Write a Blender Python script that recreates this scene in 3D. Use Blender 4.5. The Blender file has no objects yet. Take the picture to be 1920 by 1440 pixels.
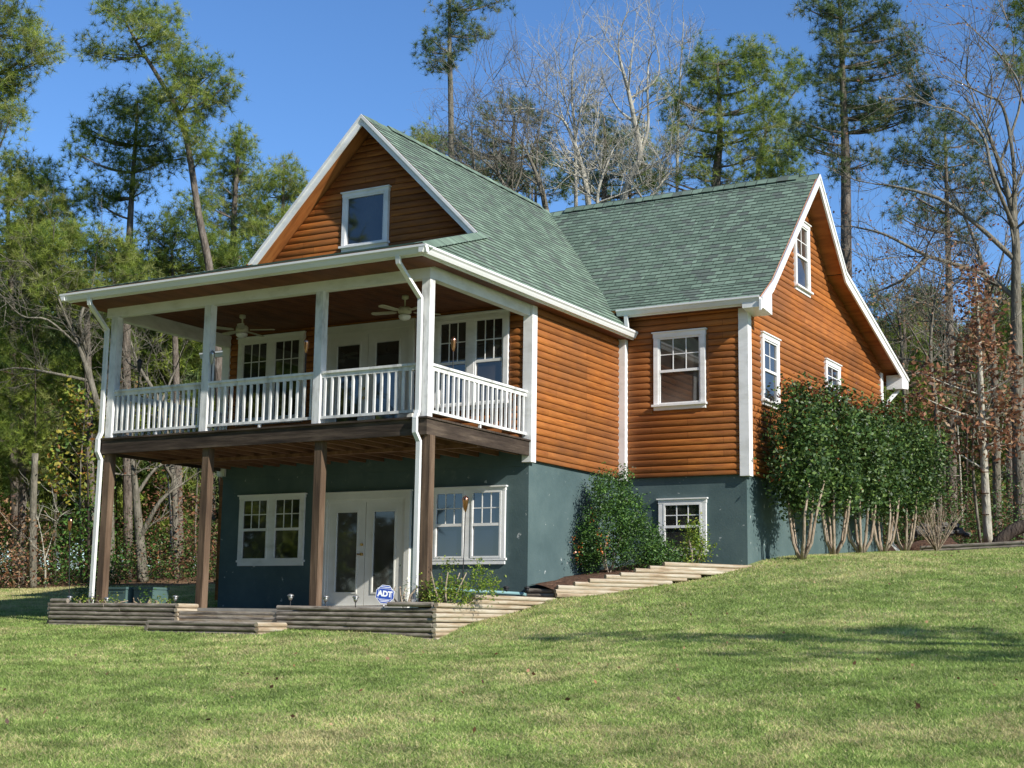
import bpy, math, random
import numpy as np
from mathutils import Vector, Matrix
random.seed(7); rng=np.random.default_rng(11)
scene=bpy.context.scene; COL=scene.collection
PI=math.pi
# ------------------------------------------------------------------ camera (measured)
CAM=np.array([12.379,-18.671,-0.159]); YAW,PITCH,ROLL=0.52615,0.161556,0.014415; FPX=2694.85
fw=np.array([-math.sin(YAW)*math.cos(PITCH),math.cos(YAW)*math.cos(PITCH),math.sin(PITCH)])
r0=np.array([math.cos(YAW),math.sin(YAW),0.0]); u0=np.cross(r0,fw)
cr,sr=math.cos(ROLL),math.sin(ROLL)
RT=cr*r0+sr*u0; UP=-sr*r0+cr*u0
def at(u,v,dep):      # where a thing seen at (u,v) in the 1920 px photo stands when it is dep metres away
    return CAM+(fw+RT*(u-960)/FPX-UP*(v-720)/FPX)*dep
def px2m(n,dep): return n*dep/FPX
cam=bpy.data.cameras.new('camera'); camo=bpy.data.objects.new('camera',cam); COL.objects.link(camo)
cam.sensor_width=36; cam.lens=FPX/1920*36; cam.clip_end=2000; cam.clip_start=0.1
camo.matrix_world=Matrix(((RT[0],UP[0],-fw[0],CAM[0]),(RT[1],UP[1],-fw[1],CAM[1]),(RT[2],UP[2],-fw[2],CAM[2]),(0,0,0,1)))
scene.camera=camo
# ------------------------------------------------------------------ materials
def lin(c): return tuple(((x/255)/12.92 if x/255<=.04045 else ((x/255+.055)/1.055)**2.4) for x in c)
def newmat(name):
    m=bpy.data.materials.new(name); m.use_nodes=True; nt=m.node_tree
    b=nt.nodes['Principled BSDF']; return m,nt,b
def N(nt,t,**k):
    n=nt.nodes.new(t)
    for a,v in k.items(): setattr(n,a,v)
    return n
def ramp(nt,stops):
    n=N(nt,'ShaderNodeValToRGB'); e=n.color_ramp.elements
    while len(e)<len(stops): e.new(0.5)
    for i,(p,c) in enumerate(stops):
        e[i].position=p; e[i].color=(*c[:3],1)
    return n
def noisemat(name,cols,scale=(1,1,1),detail=6,rough=.7,bump=0.0,bscale=None,spec=.3,coord='Object',dist=0.02,rghn=.6):
    m,nt,b=newmat(name); L=nt.links
    tc=N(nt,'ShaderNodeTexCoord'); mp=N(nt,'ShaderNodeMapping'); mp.inputs['Scale'].default_value=scale
    L.new(tc.outputs[coord],mp.inputs[0])
    no=N(nt,'ShaderNodeTexNoise'); no.inputs['Scale'].default_value=1; no.inputs['Detail'].default_value=detail; no.inputs['Roughness'].default_value=rghn
    L.new(mp.outputs[0],no.inputs['Vector'])
    n=len(cols); rp=ramp(nt,[(.28+.44*i/(max(1,n-1)),c) for i,c in enumerate(cols)])
    L.new(no.outputs['Fac'],rp.inputs[0]); L.new(rp.outputs[0],b.inputs['Base Color'])
    b.inputs['Roughness'].default_value=rough; b.inputs['Specular IOR Level'].default_value=spec
    if bump:
        bn=N(nt,'ShaderNodeBump'); bn.inputs['Strength'].default_value=bump; bn.inputs['Distance'].default_value=dist
        n2=N(nt,'ShaderNodeTexNoise'); n2.inputs['Detail'].default_value=8; n2.inputs['Scale'].default_value=1
        m2=N(nt,'ShaderNodeMapping'); m2.inputs['Scale'].default_value=bscale or scale
        L.new(tc.outputs[coord],m2.inputs[0]); L.new(m2.outputs[0],n2.inputs['Vector'])
        L.new(n2.outputs['Fac'],bn.inputs['Height']); L.new(bn.outputs[0],b.inputs['Normal'])
    return m
def leafmat(name,c,rough=.5,spec=.3,trans=.35,var=.35):
    m,nt,b=newmat(name); L=nt.links
    tc=N(nt,'ShaderNodeTexCoord'); no=N(nt,'ShaderNodeTexNoise'); no.inputs['Scale'].default_value=2.2; no.inputs['Detail'].default_value=4
    L.new(tc.outputs['Object'],no.inputs['Vector'])
    rp=ramp(nt,[(.3,tuple(x*(1-var) for x in c)),(.7,tuple(min(1,x*(1+var)) for x in c))])
    L.new(no.outputs['Fac'],rp.inputs[0]); L.new(rp.outputs[0],b.inputs['Base Color'])
    b.inputs['Roughness'].default_value=rough; b.inputs['Specular IOR Level'].default_value=spec
    tr=N(nt,'ShaderNodeBsdfTranslucent'); L.new(rp.outputs[0],tr.inputs['Color'])
    mx=N(nt,'ShaderNodeMixShader'); mx.inputs[0].default_value=trans
    out=nt.nodes['Material Output']
    L.new(b.outputs[0],mx.inputs[1]); L.new(tr.outputs[0],mx.inputs[2]); L.new(mx.outputs[0],out.inputs['Surface'])
    return m
def siding_mat():
    m,nt,b=newmat('stained_log_siding'); L=nt.links
    tc=N(nt,'ShaderNodeTexCoord')
    # long grain along the logs (both x and y stretched, z fine)
    mp=N(nt,'ShaderNodeMapping'); mp.inputs['Scale'].default_value=(1.1,1.1,14)
    L.new(tc.outputs['Object'],mp.inputs[0])
    no=N(nt,'ShaderNodeTexNoise'); no.inputs['Scale'].default_value=2.2; no.inputs['Detail'].default_value=8; no.inputs['Roughness'].default_value=.65
    L.new(mp.outputs[0],no.inputs['Vector'])
    rp=ramp(nt,[(.25,(.16,.050,.014)),(.42,(.31,.104,.024)),(.6,(.40,.146,.033)),(.8,(.50,.215,.060))])
    L.new(no.outputs['Fac'],rp.inputs[0])
    # each course its own tone
    sx=N(nt,'ShaderNodeSeparateXYZ'); L.new(tc.outputs['Object'],sx.inputs[0])
    md=N(nt,'ShaderNodeMath',operation='MULTIPLY'); md.inputs[1].default_value=1/0.128; L.new(sx.outputs['Z'],md.inputs[0])
    fl=N(nt,'ShaderNodeMath',operation='FLOOR'); L.new(md.outputs[0],fl.inputs[0])
    wn=N(nt,'ShaderNodeTexWhiteNoise',noise_dimensions='1D'); L.new(fl.outputs[0],wn.inputs['W'])
    mr=N(nt,'ShaderNodeMapRange'); mr.inputs['To Min'].default_value=.80; mr.inputs['To Max'].default_value=1.10; L.new(wn.outputs['Value'],mr.inputs[0])
    vm=N(nt,'ShaderNodeVectorMath',operation='SCALE'); L.new(rp.outputs[0],vm.inputs[0]); L.new(mr.outputs[0],vm.inputs['Scale'])
    # broad weathering
    n3=N(nt,'ShaderNodeTexNoise'); n3.inputs['Scale'].default_value=.9; n3.inputs['Detail'].default_value=5; L.new(tc.outputs['Object'],n3.inputs['Vector'])
    r3=ramp(nt,[(.4,(0,0,0)),(.75,(1,1,1))]); L.new(n3.outputs['Fac'],r3.inputs[0])
    mx=N(nt,'ShaderNodeMix',data_type='RGBA'); mx.inputs['B'].default_value=(.17,.075,.032,1)
    L.new(vm.outputs[0],mx.inputs['A']); 
    m5=N(nt,'ShaderNodeMath',operation='MULTIPLY'); m5.inputs[1].default_value=.72; L.new(r3.outputs[0],m5.inputs[0]); L.new(m5.outputs[0],mx.inputs['Factor'])
    # knots / pale scuffs
    vo=N(nt,'ShaderNodeTexVoronoi'); vo.inputs['Scale'].default_value=1.5; m6=N(nt,'ShaderNodeMapping'); m6.inputs['Scale'].default_value=(1.4,1.4,5.5); L.new(tc.outputs['Object'],m6.inputs[0]); L.new(m6.outputs[0],vo.inputs['Vector'])
    rk=ramp(nt,[(.0,(1,1,1)),(.075,(0,0,0))]); L.new(vo.outputs['Distance'],rk.inputs[0])
    mk=N(nt,'ShaderNodeMix',data_type='RGBA'); mk.inputs['B'].default_value=(.16,.05,.015,1); L.new(mx.outputs['Result'],mk.inputs['A']); L.new(rk.outputs[0],mk.inputs['Factor'])
    sm=N(nt,'ShaderNodeMath',operation='ADD'); L.new(sx.outputs['X'],sm.inputs[0]); L.new(sx.outputs['Y'],sm.inputs[1])
    cx=N(nt,'ShaderNodeCombineXYZ'); L.new(sm.outputs[0],cx.inputs['X']); L.new(sx.outputs['Z'],cx.inputs['Y'])
    bk=N(nt,'ShaderNodeTexBrick'); bk.inputs['Scale'].default_value=1; bk.inputs['Brick Width'].default_value=3.7; bk.inputs['Row Height'].default_value=.128; bk.inputs['Mortar Size'].default_value=.004; bk.inputs['Mortar Smooth'].default_value=.2; bk.offset=.41; bk.offset_frequency=3; bk.squash=.8; bk.squash_frequency=2
    bk.inputs['Color1'].default_value=(.76,.74,.72,1); bk.inputs['Color2'].default_value=(1.16,1.14,1.10,1); bk.inputs['Mortar'].default_value=(.35,.3,.3,1); L.new(cx.outputs[0],bk.inputs['Vector'])
    mb_=N(nt,'ShaderNodeMixRGB',blend_type='MULTIPLY'); mb_.inputs[0].default_value=1; L.new(mk.outputs['Result'],mb_.inputs[1]); L.new(bk.outputs['Color'],mb_.inputs[2])
    L.new(mb_.outputs[0],b.inputs['Base Color'])
    b.inputs['Roughness'].default_value=.62; b.inputs['Specular IOR Level'].default_value=.25
    bn=N(nt,'ShaderNodeBump'); bn.inputs['Strength'].default_value=.35; bn.inputs['Distance'].default_value=.01
    L.new(no.outputs['Fac'],bn.inputs['Height']); L.new(bn.outputs[0],b.inputs['Normal'])
    return m
def shingle_mat():
    m,nt,b=newmat('green_asphalt_shingles'); L=nt.links
    uv=N(nt,'ShaderNodeUVMap'); uv.uv_map='UVMap'
    br=N(nt,'ShaderNodeTexBrick'); br.inputs['Scale'].default_value=1; br.inputs['Brick Width'].default_value=.24; br.inputs['Row Height'].default_value=.14
    br.inputs['Mortar Size'].default_value=.009; br.inputs['Mortar Smooth'].default_value=.3; br.offset=.37; br.offset_frequency=2; br.inputs['Bias'].default_value=-.1
    br.inputs['Color1'].default_value=(.125,.178,.132,1); br.inputs['Color2'].default_value=(.215,.300,.222,1); br.inputs['Mortar'].default_value=(.060,.078,.062,1)  # joint lines also paint the shadow under each shingle course
    nz=N(nt,'ShaderNodeTexNoise'); nz.inputs['Scale'].default_value=3; nz.inputs['Detail'].default_value=3
    L.new(uv.outputs[0],nz.inputs['Vector'])
    ad=N(nt,'ShaderNodeMixRGB',blend_type='LINEAR_LIGHT'); ad.inputs[0].default_value=.03; L.new(uv.outputs[0],ad.inputs[1]); L.new(nz.outputs['Color'],ad.inputs[2])
    L.new(uv.outputs[0],br.inputs['Vector'])
    # dark purple-brown tabs scattered
    b2=N(nt,'ShaderNodeTexBrick'); b2.inputs['Scale'].default_value=1; b2.inputs['Brick Width'].default_value=.22; b2.inputs['Row Height'].default_value=.14; b2.inputs['Mortar Size'].default_value=0; b2.offset=.61
    b2.inputs['Color1'].default_value=(0,0,0,1); b2.inputs['Color2'].default_value=(1,1,1,1); L.new(uv.outputs[0],b2.inputs['Vector'])
    r2=ramp(nt,[(.70,(0,0,0)),(.90,(1,1,1))]); L.new(b2.outputs['Color'],r2.inputs[0])
    mx=N(nt,'ShaderNodeMix',data_type='RGBA'); mx.inputs['B'].default_value=(.105,.122,.108,1)
    L.new(br.outputs['Color'],mx.inputs['A'])
    mm=N(nt,'ShaderNodeMath',operation='MULTIPLY'); mm.inputs[1].default_value=.75; L.new(r2.outputs[0],mm.inputs[0]); L.new(mm.outputs[0],mx.inputs['Factor'])
    # granules + patchy fading
    tc=N(nt,'ShaderNodeTexCoord'); g=N(nt,'ShaderNodeTexNoise'); g.inputs['Scale'].default_value=1.2; g.inputs['Detail'].default_value=12; g.inputs['Roughness'].default_value=.7; L.new(tc.outputs['Object'],g.inputs['Vector'])
    mr=N(nt,'ShaderNodeMapRange'); mr.inputs['From Min'].default_value=.3; mr.inputs['From Max'].default_value=.7; mr.inputs['To Min'].default_value=.82; mr.inputs['To Max'].default_value=1.16; L.new(g.outputs['Fac'],mr.inputs[0])
    vm=N(nt,'ShaderNodeVectorMath',operation='SCALE'); L.new(mx.outputs['Result'],vm.inputs[0]); L.new(mr.outputs[0],vm.inputs['Scale'])
    L.new(vm.outputs[0],b.inputs['Base Color']); b.inputs['Roughness'].default_value=.85; b.inputs['Specular IOR Level'].default_value=.25
    bn=N(nt,'ShaderNodeBump'); bn.inputs['Strength'].default_value=.6; bn.inputs['Distance'].default_value=.012
    L.new(br.outputs['Fac'],bn.inputs['Height']); bn.invert=True; L.new(bn.outputs[0],b.inputs['Normal'])
    return m
M={}
M['siding']=siding_mat(); M['shingle']=shingle_mat()
M['trim']=noisemat('white_painted_trim',[(.62,.62,.58),(.78,.78,.76),(.83,.83,.82)],(2,2,5),8,.45,.15,(8,8,8))
M['rail']=noisemat('weathered_white_paint',[(.38,.38,.36),(.70,.70,.68),(.78,.78,.76)],(6,6,2.5),8,.5,.3,(14,14,4))
M['gutter']=noisemat('white_gutter_metal',[(.66,.67,.65),(.78,.79,.78)],(.7,.7,3),5,.3,.0,spec=.5)
M['stucco']=noisemat('teal_foundation_paint',[(.050,.084,.088),(.074,.115,.117),(.104,.150,.148)],(.8,.8,.8),12,.75,.5,(28,28,28),dist=.006,rghn=.68)
def stain(mm):
    nt=mm.node_tree; L=nt.links; b=nt.nodes['Principled BSDF']; src=b.inputs['Base Color'].links[0].from_socket
    tc=N(nt,'ShaderNodeTexCoord'); no=N(nt,'ShaderNodeTexNoise'); no.inputs['Scale'].default_value=2.2; no.inputs['Detail'].default_value=9; no.inputs['Roughness'].default_value=.75; L.new(tc.outputs['Object'],no.inputs['Vector'])
    sx=N(nt,'ShaderNodeSeparateXYZ'); L.new(tc.outputs['Object'],sx.inputs[0])
    rp=ramp(nt,[(.60,(0,0,0)),(.72,(1,1,1))]); L.new(no.outputs['Fac'],rp.inputs[0]); mu=N(nt,'ShaderNodeMath',operation='MULTIPLY'); mu.inputs[1].default_value=.35; L.new(rp.outputs[0],mu.inputs[0])
    mx=N(nt,'ShaderNodeMix',data_type='RGBA'); L.new(src,mx.inputs['A']); mx.inputs['B'].default_value=(.22,.26,.24,1); L.new(mu.outputs[0],mx.inputs['Factor'])
    vo=N(nt,'ShaderNodeTexNoise'); vo.inputs['Scale'].default_value=7; vo.inputs['Detail'].default_value=3; L.new(tc.outputs['Object'],vo.inputs['Vector']); rv=ramp(nt,[(.70,(0,0,0)),(.74,(1,1,1))]); L.new(vo.outputs['Fac'],rv.inputs[0])
    m2=N(nt,'ShaderNodeMix',data_type='RGBA'); L.new(mx.outputs['Result'],m2.inputs['A']); m2.inputs['B'].default_value=(.40,.43,.42,1); L.new(rv.outputs[0],m2.inputs['Factor']); L.new(m2.outputs['Result'],b.inputs['Base Color'])
stain(M['stucco'])
M['dark_board']=noisemat('dark_weathered_timber',[(.018,.012,.009),(.052,.037,.027),(.12,.09,.065)],(1.2,1.2,11),9,.8,.5,(2,2,24))
M['brown_post']=noisemat('brown_pressure_treated_post',[(.045,.028,.019),(.105,.068,.043),(.19,.13,.086)],(7,7,.9),9,.75,.5,(22,22,2))
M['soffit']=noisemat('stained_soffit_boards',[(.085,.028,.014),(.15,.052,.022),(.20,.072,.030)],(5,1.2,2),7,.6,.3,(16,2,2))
M['eave_boards_lit']=noisemat('stained_eave_boards_sunlit',[(.20,.070,.022),(.38,.135,.036),(.46,.18,.05)],(1.2,9,2),7,.6,.3,(2,18,2))  # soffit stain brightened: sun on the roof undersides put into the colour
M['deck_under']=noisemat('deck_joist_wood',[(.11,.050,.030),(.20,.10,.058),(.27,.15,.09)],(7,1,2),7,.8,.4,(20,2,6))
M['timber']=noisemat('grey_landscape_timber',[(.05,.040,.030),(.16,.135,.108),(.31,.27,.22),(.42,.36,.29)],(2.6,1.4,16),9,.8,.5,(4,4,34),rghn=.7)
M['timber_light']=noisemat('sunlit_pale_timber',[(.15,.10,.065),(.34,.26,.17),(.44,.39,.30),(.55,.50,.41)],(2.2,1.2,15),9,.8,.5,(4,4,30),rghn=.7)  # same timber made paler for sun-facing sides, sunlight put into the colour
M['concrete']=noisemat('patio_concrete',[(.25,.24,.21),(.38,.36,.32)],(2,2,2),8,.85,.2,(20,20,20))
M['mulch']=noisemat('bark_mulch',[(.035,.018,.010),(.10,.052,.030),(.19,.11,.07)],(9,9,9),8,.9,1.0,(22,22,22),dist=.05)
M['litter']=noisemat('leaf_litter',[(.07,.045,.025),(.20,.12,.065),(.33,.22,.13)],(5,5,5),10,.9,.8,(14,14,14),dist=.04)
M['interior']=noisemat('door_white',[(.60,.60,.55),(.74,.74,.70)],(1.5,1.5,2),5,.4)
M['brass']=noisemat('brass',[(.35,.2,.06),(.6,.38,.14)],(9,9,9),3,.3); M['brass'].node_tree.nodes['Principled BSDF'].inputs['Metallic'].default_value=1
M['copper']=noisemat('copper',[(.45,.2,.11),(.75,.42,.28)],(9,9,9),3,.25); M['copper'].node_tree.nodes['Principled BSDF'].inputs['Metallic'].default_value=1
M['blackmetal']=noisemat('black_metal',[(.012,.012,.013),(.04,.04,.042)],(8,8,8),3,.45)
M['silver']=noisemat('brushed_metal',[(.35,.35,.34),(.55,.55,.53)],(8,8,8),3,.35); M['silver'].node_tree.nodes['Principled BSDF'].inputs['Metallic'].default_value=.8
M['fan']=noisemat('cream_fan',[(.45,.43,.33),(.58,.56,.44)],(4,4,4),3,.5)
M['utility']=noisemat('green_plastic_cabinet',[(.055,.10,.095),(.085,.145,.135)],(2,2,2),5,.55)
M['pipe']=noisemat('teal_pipe',[(.14,.27,.28),(.25,.40,.40)],(3,3,3),5,.5)
M['signblue']=noisemat('sign_blue',[(.02,.06,.33),(.03,.09,.42)],(3,3,3),3,.4)
M['signwhite']=noisemat('sign_white',[(.75,.77,.8),(.84,.85,.86)],(3,3,3),3,.4)
M['rock']=noisemat('dark_field_stone',[(.03,.03,.028),(.09,.085,.075),(.16,.15,.13)],(3,3,3),8,.85,.6,(9,9,9))
def glass_mat(name,base,ior):
    m,nt,b=newmat(name); L=nt.links
    b.inputs['Roughness'].default_value=.03; b.inputs['IOR'].default_value=ior
    tc=N(nt,'ShaderNodeTexCoord'); no=N(nt,'ShaderNodeTexNoise'); no.inputs['Scale'].default_value=1.3; L.new(tc.outputs['Object'],no.inputs['Vector'])
    rp=ramp(nt,[(.35,tuple(x*.5 for x in base)),(.65,tuple(x*1.5 for x in base))]); L.new(no.outputs['Fac'],rp.inputs[0]); L.new(rp.outputs[0],b.inputs['Base Color'])
    bn=N(nt,'ShaderNodeBump'); bn.inputs['Strength'].default_value=.06; bn.inputs['Distance'].default_value=.02; L.new(no.outputs['Fac'],bn.inputs['Height']); L.new(bn.outputs[0],b.inputs['Normal'])
    return m
M['glass']=glass_mat('window_glass',(.028,.028,.027),1.85)
M['glass_frost']=glass_mat('blind_backed_door_glass',(.060,.058,.050),1.7)
M['glass_warm']=glass_mat('curtained_glass',(.060,.050,.042),1.75)
M['glass_blue']=glass_mat('sky_tinted_glass',(.010,.014,.028),2.0)  # faint blue of reflected sky put into the base colour
def bark(name,cols,s=(7,7,2.2)): return noisemat(name,cols,s,9,.9,1.0,(18,18,4),dist=.06,rghn=.72)
M['pinebark']=bark('pine_bark',[(.06,.045,.036),(.15,.125,.10),(.27,.235,.20)])
M['palebark']=bark('pale_bark',[(.22,.20,.16),(.40,.38,.31),(.56,.54,.46)])
M['greybark']=bark('grey_bark',[(.075,.068,.050),(.17,.155,.12),(.29,.265,.21)])
M['darkbark']=bark('dark_bark',[(.018,.013,.010),(.05,.038,.03),(.10,.08,.06)])
M['shrubbark']=bark('tan_shrub_bark',[(.17,.12,.08),(.33,.26,.19),(.45,.38,.3)])
NE=[leafmat('pine_needles_dark',(.075,.130,.028),.5,.3,.42),leafmat('pine_needles',(.18,.255,.046),.5,.3,.42),leafmat('pine_needles_light',(.30,.37,.068),.5,.3,.42),leafmat('pine_needles_olive',(.34,.37,.12),.5,.3,.42)]
NB=[leafmat('pine_needles_bluegreen',(.058,.098,.034),.5,.3,.2),leafmat('pine_needles_deep',(.10,.155,.050),.5,.3,.25),leafmat('pine_needles_soft',(.15,.20,.070),.5,.3,.3),leafmat('pine_needles_grey',(.24,.25,.11),.5,.3,.3)]  # darker, greyer needle tones than NE
LB=[leafmat('oak_leaf_brown',(.24,.11,.060)),leafmat('oak_leaf_rust',(.34,.16,.085)),leafmat('oak_leaf_tan',(.42,.27,.15)),leafmat('oak_leaf_dark',(.12,.062,.04))]
LY=[leafmat('yellowing_leaf',(.34,.30,.05)),leafmat('yellow_green_leaf',(.22,.28,.045)),leafmat('green_leaf_mid',(.09,.17,.035)),leafmat('orange_leaf',(.38,.17,.05))]
LG=[leafmat('glossy_leaf_dark',(.024,.056,.014),.5,.4,.15),leafmat('glossy_leaf',(.055,.110,.024),.5,.4,.18),leafmat('glossy_leaf_light',(.13,.20,.045),.48,.45,.22),leafmat('red_new_leaf',(.17,.045,.018),.4,.4,.25)]
LH=[leafmat('holly_leaf_dark',(.024,.066,.014),.5,.5,.15),leafmat('holly_leaf',(.055,.135,.022),.5,.5,.2),leafmat('holly_leaf_light',(.11,.21,.038),.5,.5,.25),leafmat('orange_berry',(.42,.12,.018),.4,.4,.1)]
LL=[leafmat('lime_leaf',(.20,.30,.035)),leafmat('lime_leaf_bright',(.30,.38,.06)),leafmat('lime_leaf_deep',(.10,.19,.03)),leafmat('lime_leaf_yellow',(.40,.40,.09))]
LS=[leafmat('silver_leaf',(.5,.52,.42)),leafmat('silver_green_leaf',(.25,.32,.2)),leafmat('cream_leaf',(.7,.68,.55)),leafmat('dull_leaf',(.12,.16,.08))]
GR=[leafmat('grass_green',(.30,.42,.115),.6,.2,.45),leafmat('grass_mid',(.41,.49,.165),.6,.2,.45),leafmat('grass_straw',(.62,.56,.29),.6,.2,.45),leafmat('grass_dark',(.22,.31,.085),.6,.2,.45)]
# ------------------------------------------------------------------ object helpers
def tag(o,label=None,cat=None,group=None,kind=None):
    if label: o['label']=label
    if cat: o['category']=cat
    if group: o['group']=group
    if kind: o['kind']=kind
    return o
def empty(name,loc,label=None,cat=None,group=None):
    o=bpy.data.objects.new(name,None); COL.objects.link(o); o.location=tuple(float(x) for x in loc); o.empty_display_size=.2
    return tag(o,label,cat,group)
def link(name,me,parent=None):
    o=bpy.data.objects.new(name,me); COL.objects.link(o)
    if parent is not None:
        o.parent=parent
        w=parent
        loc=Vector((0,0,0))
        while w is not None: loc+=w.location; w=w.parent
        # mesh data are in world coordinates: shift them to sit relative to the parent
        if loc.length>1e-9 : me.transform(Matrix.Translation(-loc))
    return o
class MB:
    def __init__(s): s.v=[];s.f=[];s.uv=[];s.mi=[]
    def add(s,vs,fs,mi=0,uvs=None):
        b=len(s.v); s.v+=[tuple(map(float,p)) for p in vs]
        for k,f in enumerate(fs):
            s.f.append(tuple(i+b for i in f)); s.mi.append(mi)
            s.uv.append([uvs[i] for i in f] if uvs else None)
    def box(s,x0,y0,z0,x1,y1,z1,mi=0):
        if x0>x1:x0,x1=x1,x0
        if y0>y1:y0,y1=y1,y0
        if z0>z1:z0,z1=z1,z0
        s.add([(x0,y0,z0),(x1,y0,z0),(x1,y1,z0),(x0,y1,z0),(x0,y0,z1),(x1,y0,z1),(x1,y1,z1),(x0,y1,z1)],
              [(0,3,2,1),(4,5,6,7),(0,1,5,4),(1,2,6,5),(2,3,7,6),(3,0,4,7)],mi)
    def extr(s,prof,p,q,ex,ez,mi=0,ec=True,shift=(0,0,0)):
        # profile (a,b) in axes ex,ez swept from p to q
        p=np.array(p,float);q=np.array(q,float);ex=np.array(ex,float);ez=np.array(ez,float); n=len(prof)
        vs=[p+ex*a+ez*b for a,b in prof]+[q+ex*a+ez*b for a,b in prof]
        fs=[(i,(i+1)%n,(i+1)%n+n,i+n) for i in range(n)]
        if ec: fs+=[tuple(range(n-1,-1,-1)),tuple(range(n,2*n))]
        s.add(vs,fs,mi)
    def tube(s,pts,rad,n=6,mi=0,cap=True):
        pts=[np.array(p,float) for p in pts]
        if np.isscalar(rad): rad=[rad]*len(pts)
        prev=None; vs=[];k=len(pts)
        for i,p in enumerate(pts):
            d=pts[min(i+1,k-1)]-pts[max(i-1,0)]; d=d/(np.linalg.norm(d)+1e-9)
            if prev is None:
                a=np.cross(d,[0,0,1.0]); 
                if np.linalg.norm(a)<.05: a=np.cross(d,[0,1.0,0])
            else: a=prev-d*np.dot(prev,d)
            a=a/(np.linalg.norm(a)+1e-9); b=np.cross(d,a); prev=a
            for j in range(n):
                t=2*PI*j/n; vs.append(p+(a*math.cos(t)+b*math.sin(t))*rad[i])
        fs=[]
        for i in range(k-1):
            for j in range(n): fs.append((i*n+j,i*n+(j+1)%n,(i+1)*n+(j+1)%n,(i+1)*n+j))
        if cap: fs+=[tuple(range(n-1,-1,-1)),tuple((k-1)*n+j for j in range(n))]
        s.add(vs,fs,mi)
    def lathe(s,c,prof,n=14,mi=0):
        vs=[];k=len(prof)
        for r,z in prof:
            for j in range(n):
                t=2*PI*j/n; vs.append((c[0]+r*math.cos(t),c[1]+r*math.sin(t),c[2]+z))
        fs=[(i*n+j,i*n+(j+1)%n,(i+1)*n+(j+1)%n,(i+1)*n+j) for i in range(k-1) for j in range(n)]
        fs+=[tuple(range(n-1,-1,-1)),tuple((k-1)*n+j for j in range(n))]
        s.add(vs,fs,mi)
    def build(s,name,mats,parent=None,smooth=False,label=None):
        me=bpy.data.meshes.new(name); me.from_pydata(s.v,[],s.f)
        if not isinstance(mats,(list,tuple)): mats=[mats]
        for m in mats: me.materials.append(m)
        me.polygons.foreach_set('material_index',s.mi)
        if any(u is not None for u in s.uv):
            l=me.uv_layers.new(name='UVMap'); fl=[]
            for u,f in zip(s.uv,s.f): 
                for k in range(len(f)): fl+=list(u[k]) if u else [0,0]
            l.data.foreach_set('uv',fl)
        if smooth: me.polygons.foreach_set('use_smooth',[True]*len(s.f))
        me.update()
        o=link(name,me,parent)
        if label: o['label']=label
        return o
def np_mesh(name,V,per,mi,mats,parent=None,smooth=False):
    # V: (n*per,3) faces of per consecutive vertices
    V=np.asarray(V,np.float32).reshape(-1,3); nf=len(V)//per
    me=bpy.data.meshes.new(name); me.vertices.add(len(V)); me.vertices.foreach_set('co',V.ravel())
    me.loops.add(len(V)); me.loops.foreach_set('vertex_index',np.arange(len(V),dtype=np.int32))
    me.polygons.add(nf); me.polygons.foreach_set('loop_start',np.arange(0,len(V),per,dtype=np.int32))
    try: me.polygons.foreach_set('loop_total',np.full(nf,per,dtype=np.int32))
    except Exception: pass
    for m in mats: me.materials.append(m)
    me.polygons.foreach_set('material_index',np.asarray(mi,np.int32)); me.update(calc_edges=True)
    return link(name,me,parent)
def unit(a): return a/(np.linalg.norm(a,axis=-1,keepdims=True)+1e-9)
def needles(C,D,n,length,width,spread=.66):
    T=len(C); d=unit(np.repeat(D,n,0)*(1-spread)+unit(rng.normal(size=(T*n,3)))*spread)
    b=np.repeat(C,n,0); L=length*rng.uniform(.6,1.15,(T*n,1)); w=unit(np.cross(d,rng.normal(size=(T*n,3))))*width*.5
    return np.stack([b-w,b+w,b+d*L],1).reshape(-1,3)
def leaves(C,size,asp=.5,droop=0.0,up=0.0):
    n=len(C); a=rng.normal(size=(n,3)); a[:,2]=a[:,2]*.7-droop; a=unit(a)
    nn=rng.normal(size=(n,3)); nn[:,2]+=up; b=unit(np.cross(a,nn)); s=size*rng.uniform(.65,1.25,(n,1))
    return np.stack([C-a*s*.5,C-b*s*asp*.5,C+a*s*.5,C+b*s*asp*.5],1).reshape(-1,3)
# ------------------------------------------------------------------ terrain
G=[(.57,-.49,-.50),(.57,.2,-.32),(.57,1.1,-.17),(.6,2.0,-.04),(.62,3.05,.17),(1.05,3.8,.27),(1.5,4.6,.39),(2.12,5.68,.57),(2.78,6.7,.83),(3.0,8,1.05),(3.35,10,1.2),(3.2,15,1.47),
 (4,16.5,1.56),(8,16.5,1.66),(14,16.5,1.72),(22,17,1.7),(-7.6,-.6,-.40),(-4.5,-1.25,-.47),(-2.2,-1.3,-.49),(0,-1,-.53),(-9.5,0,-.36),(-10.5,4,-.1),(-13,4.5,-.05),(-17.8,7.1,.08),(-22.7,11.3,.45),(-21,16.3,.95),(-18.4,12.9,.52),(-14,9,.2),(-15,1,-.2),(6,19.5,2.05),(12,20,2.15),(18,20,2.1),
 (12.4,-18.7,-1.8),(6.7,-9,-1.35),(0,-6,-.88),(-8,-6,-.75),(13.5,-8,-1.05),(12,0,-.32),(12,8,.72),(7,8,.82),(6,2,-.02),(5,-3,-.62),(20,0,-.2),(25,-15,-1.2),(0,-25,-2.2),(-20,-15,-1.2),(-30,0,-.3),(-30,20,.9),
 (-20,35,1.6),(0,40,2.4),(20,35,2.6),(40,20,2),(0,22,1.7),(10,24,2.1),(40,60,3.5),(-40,60,3),(0,75,3.5),(50,-30,-2),(-45,-35,-2.2),(10,-45,-3)]
GP=np.array(G,float)
def _k(r): return r
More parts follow.
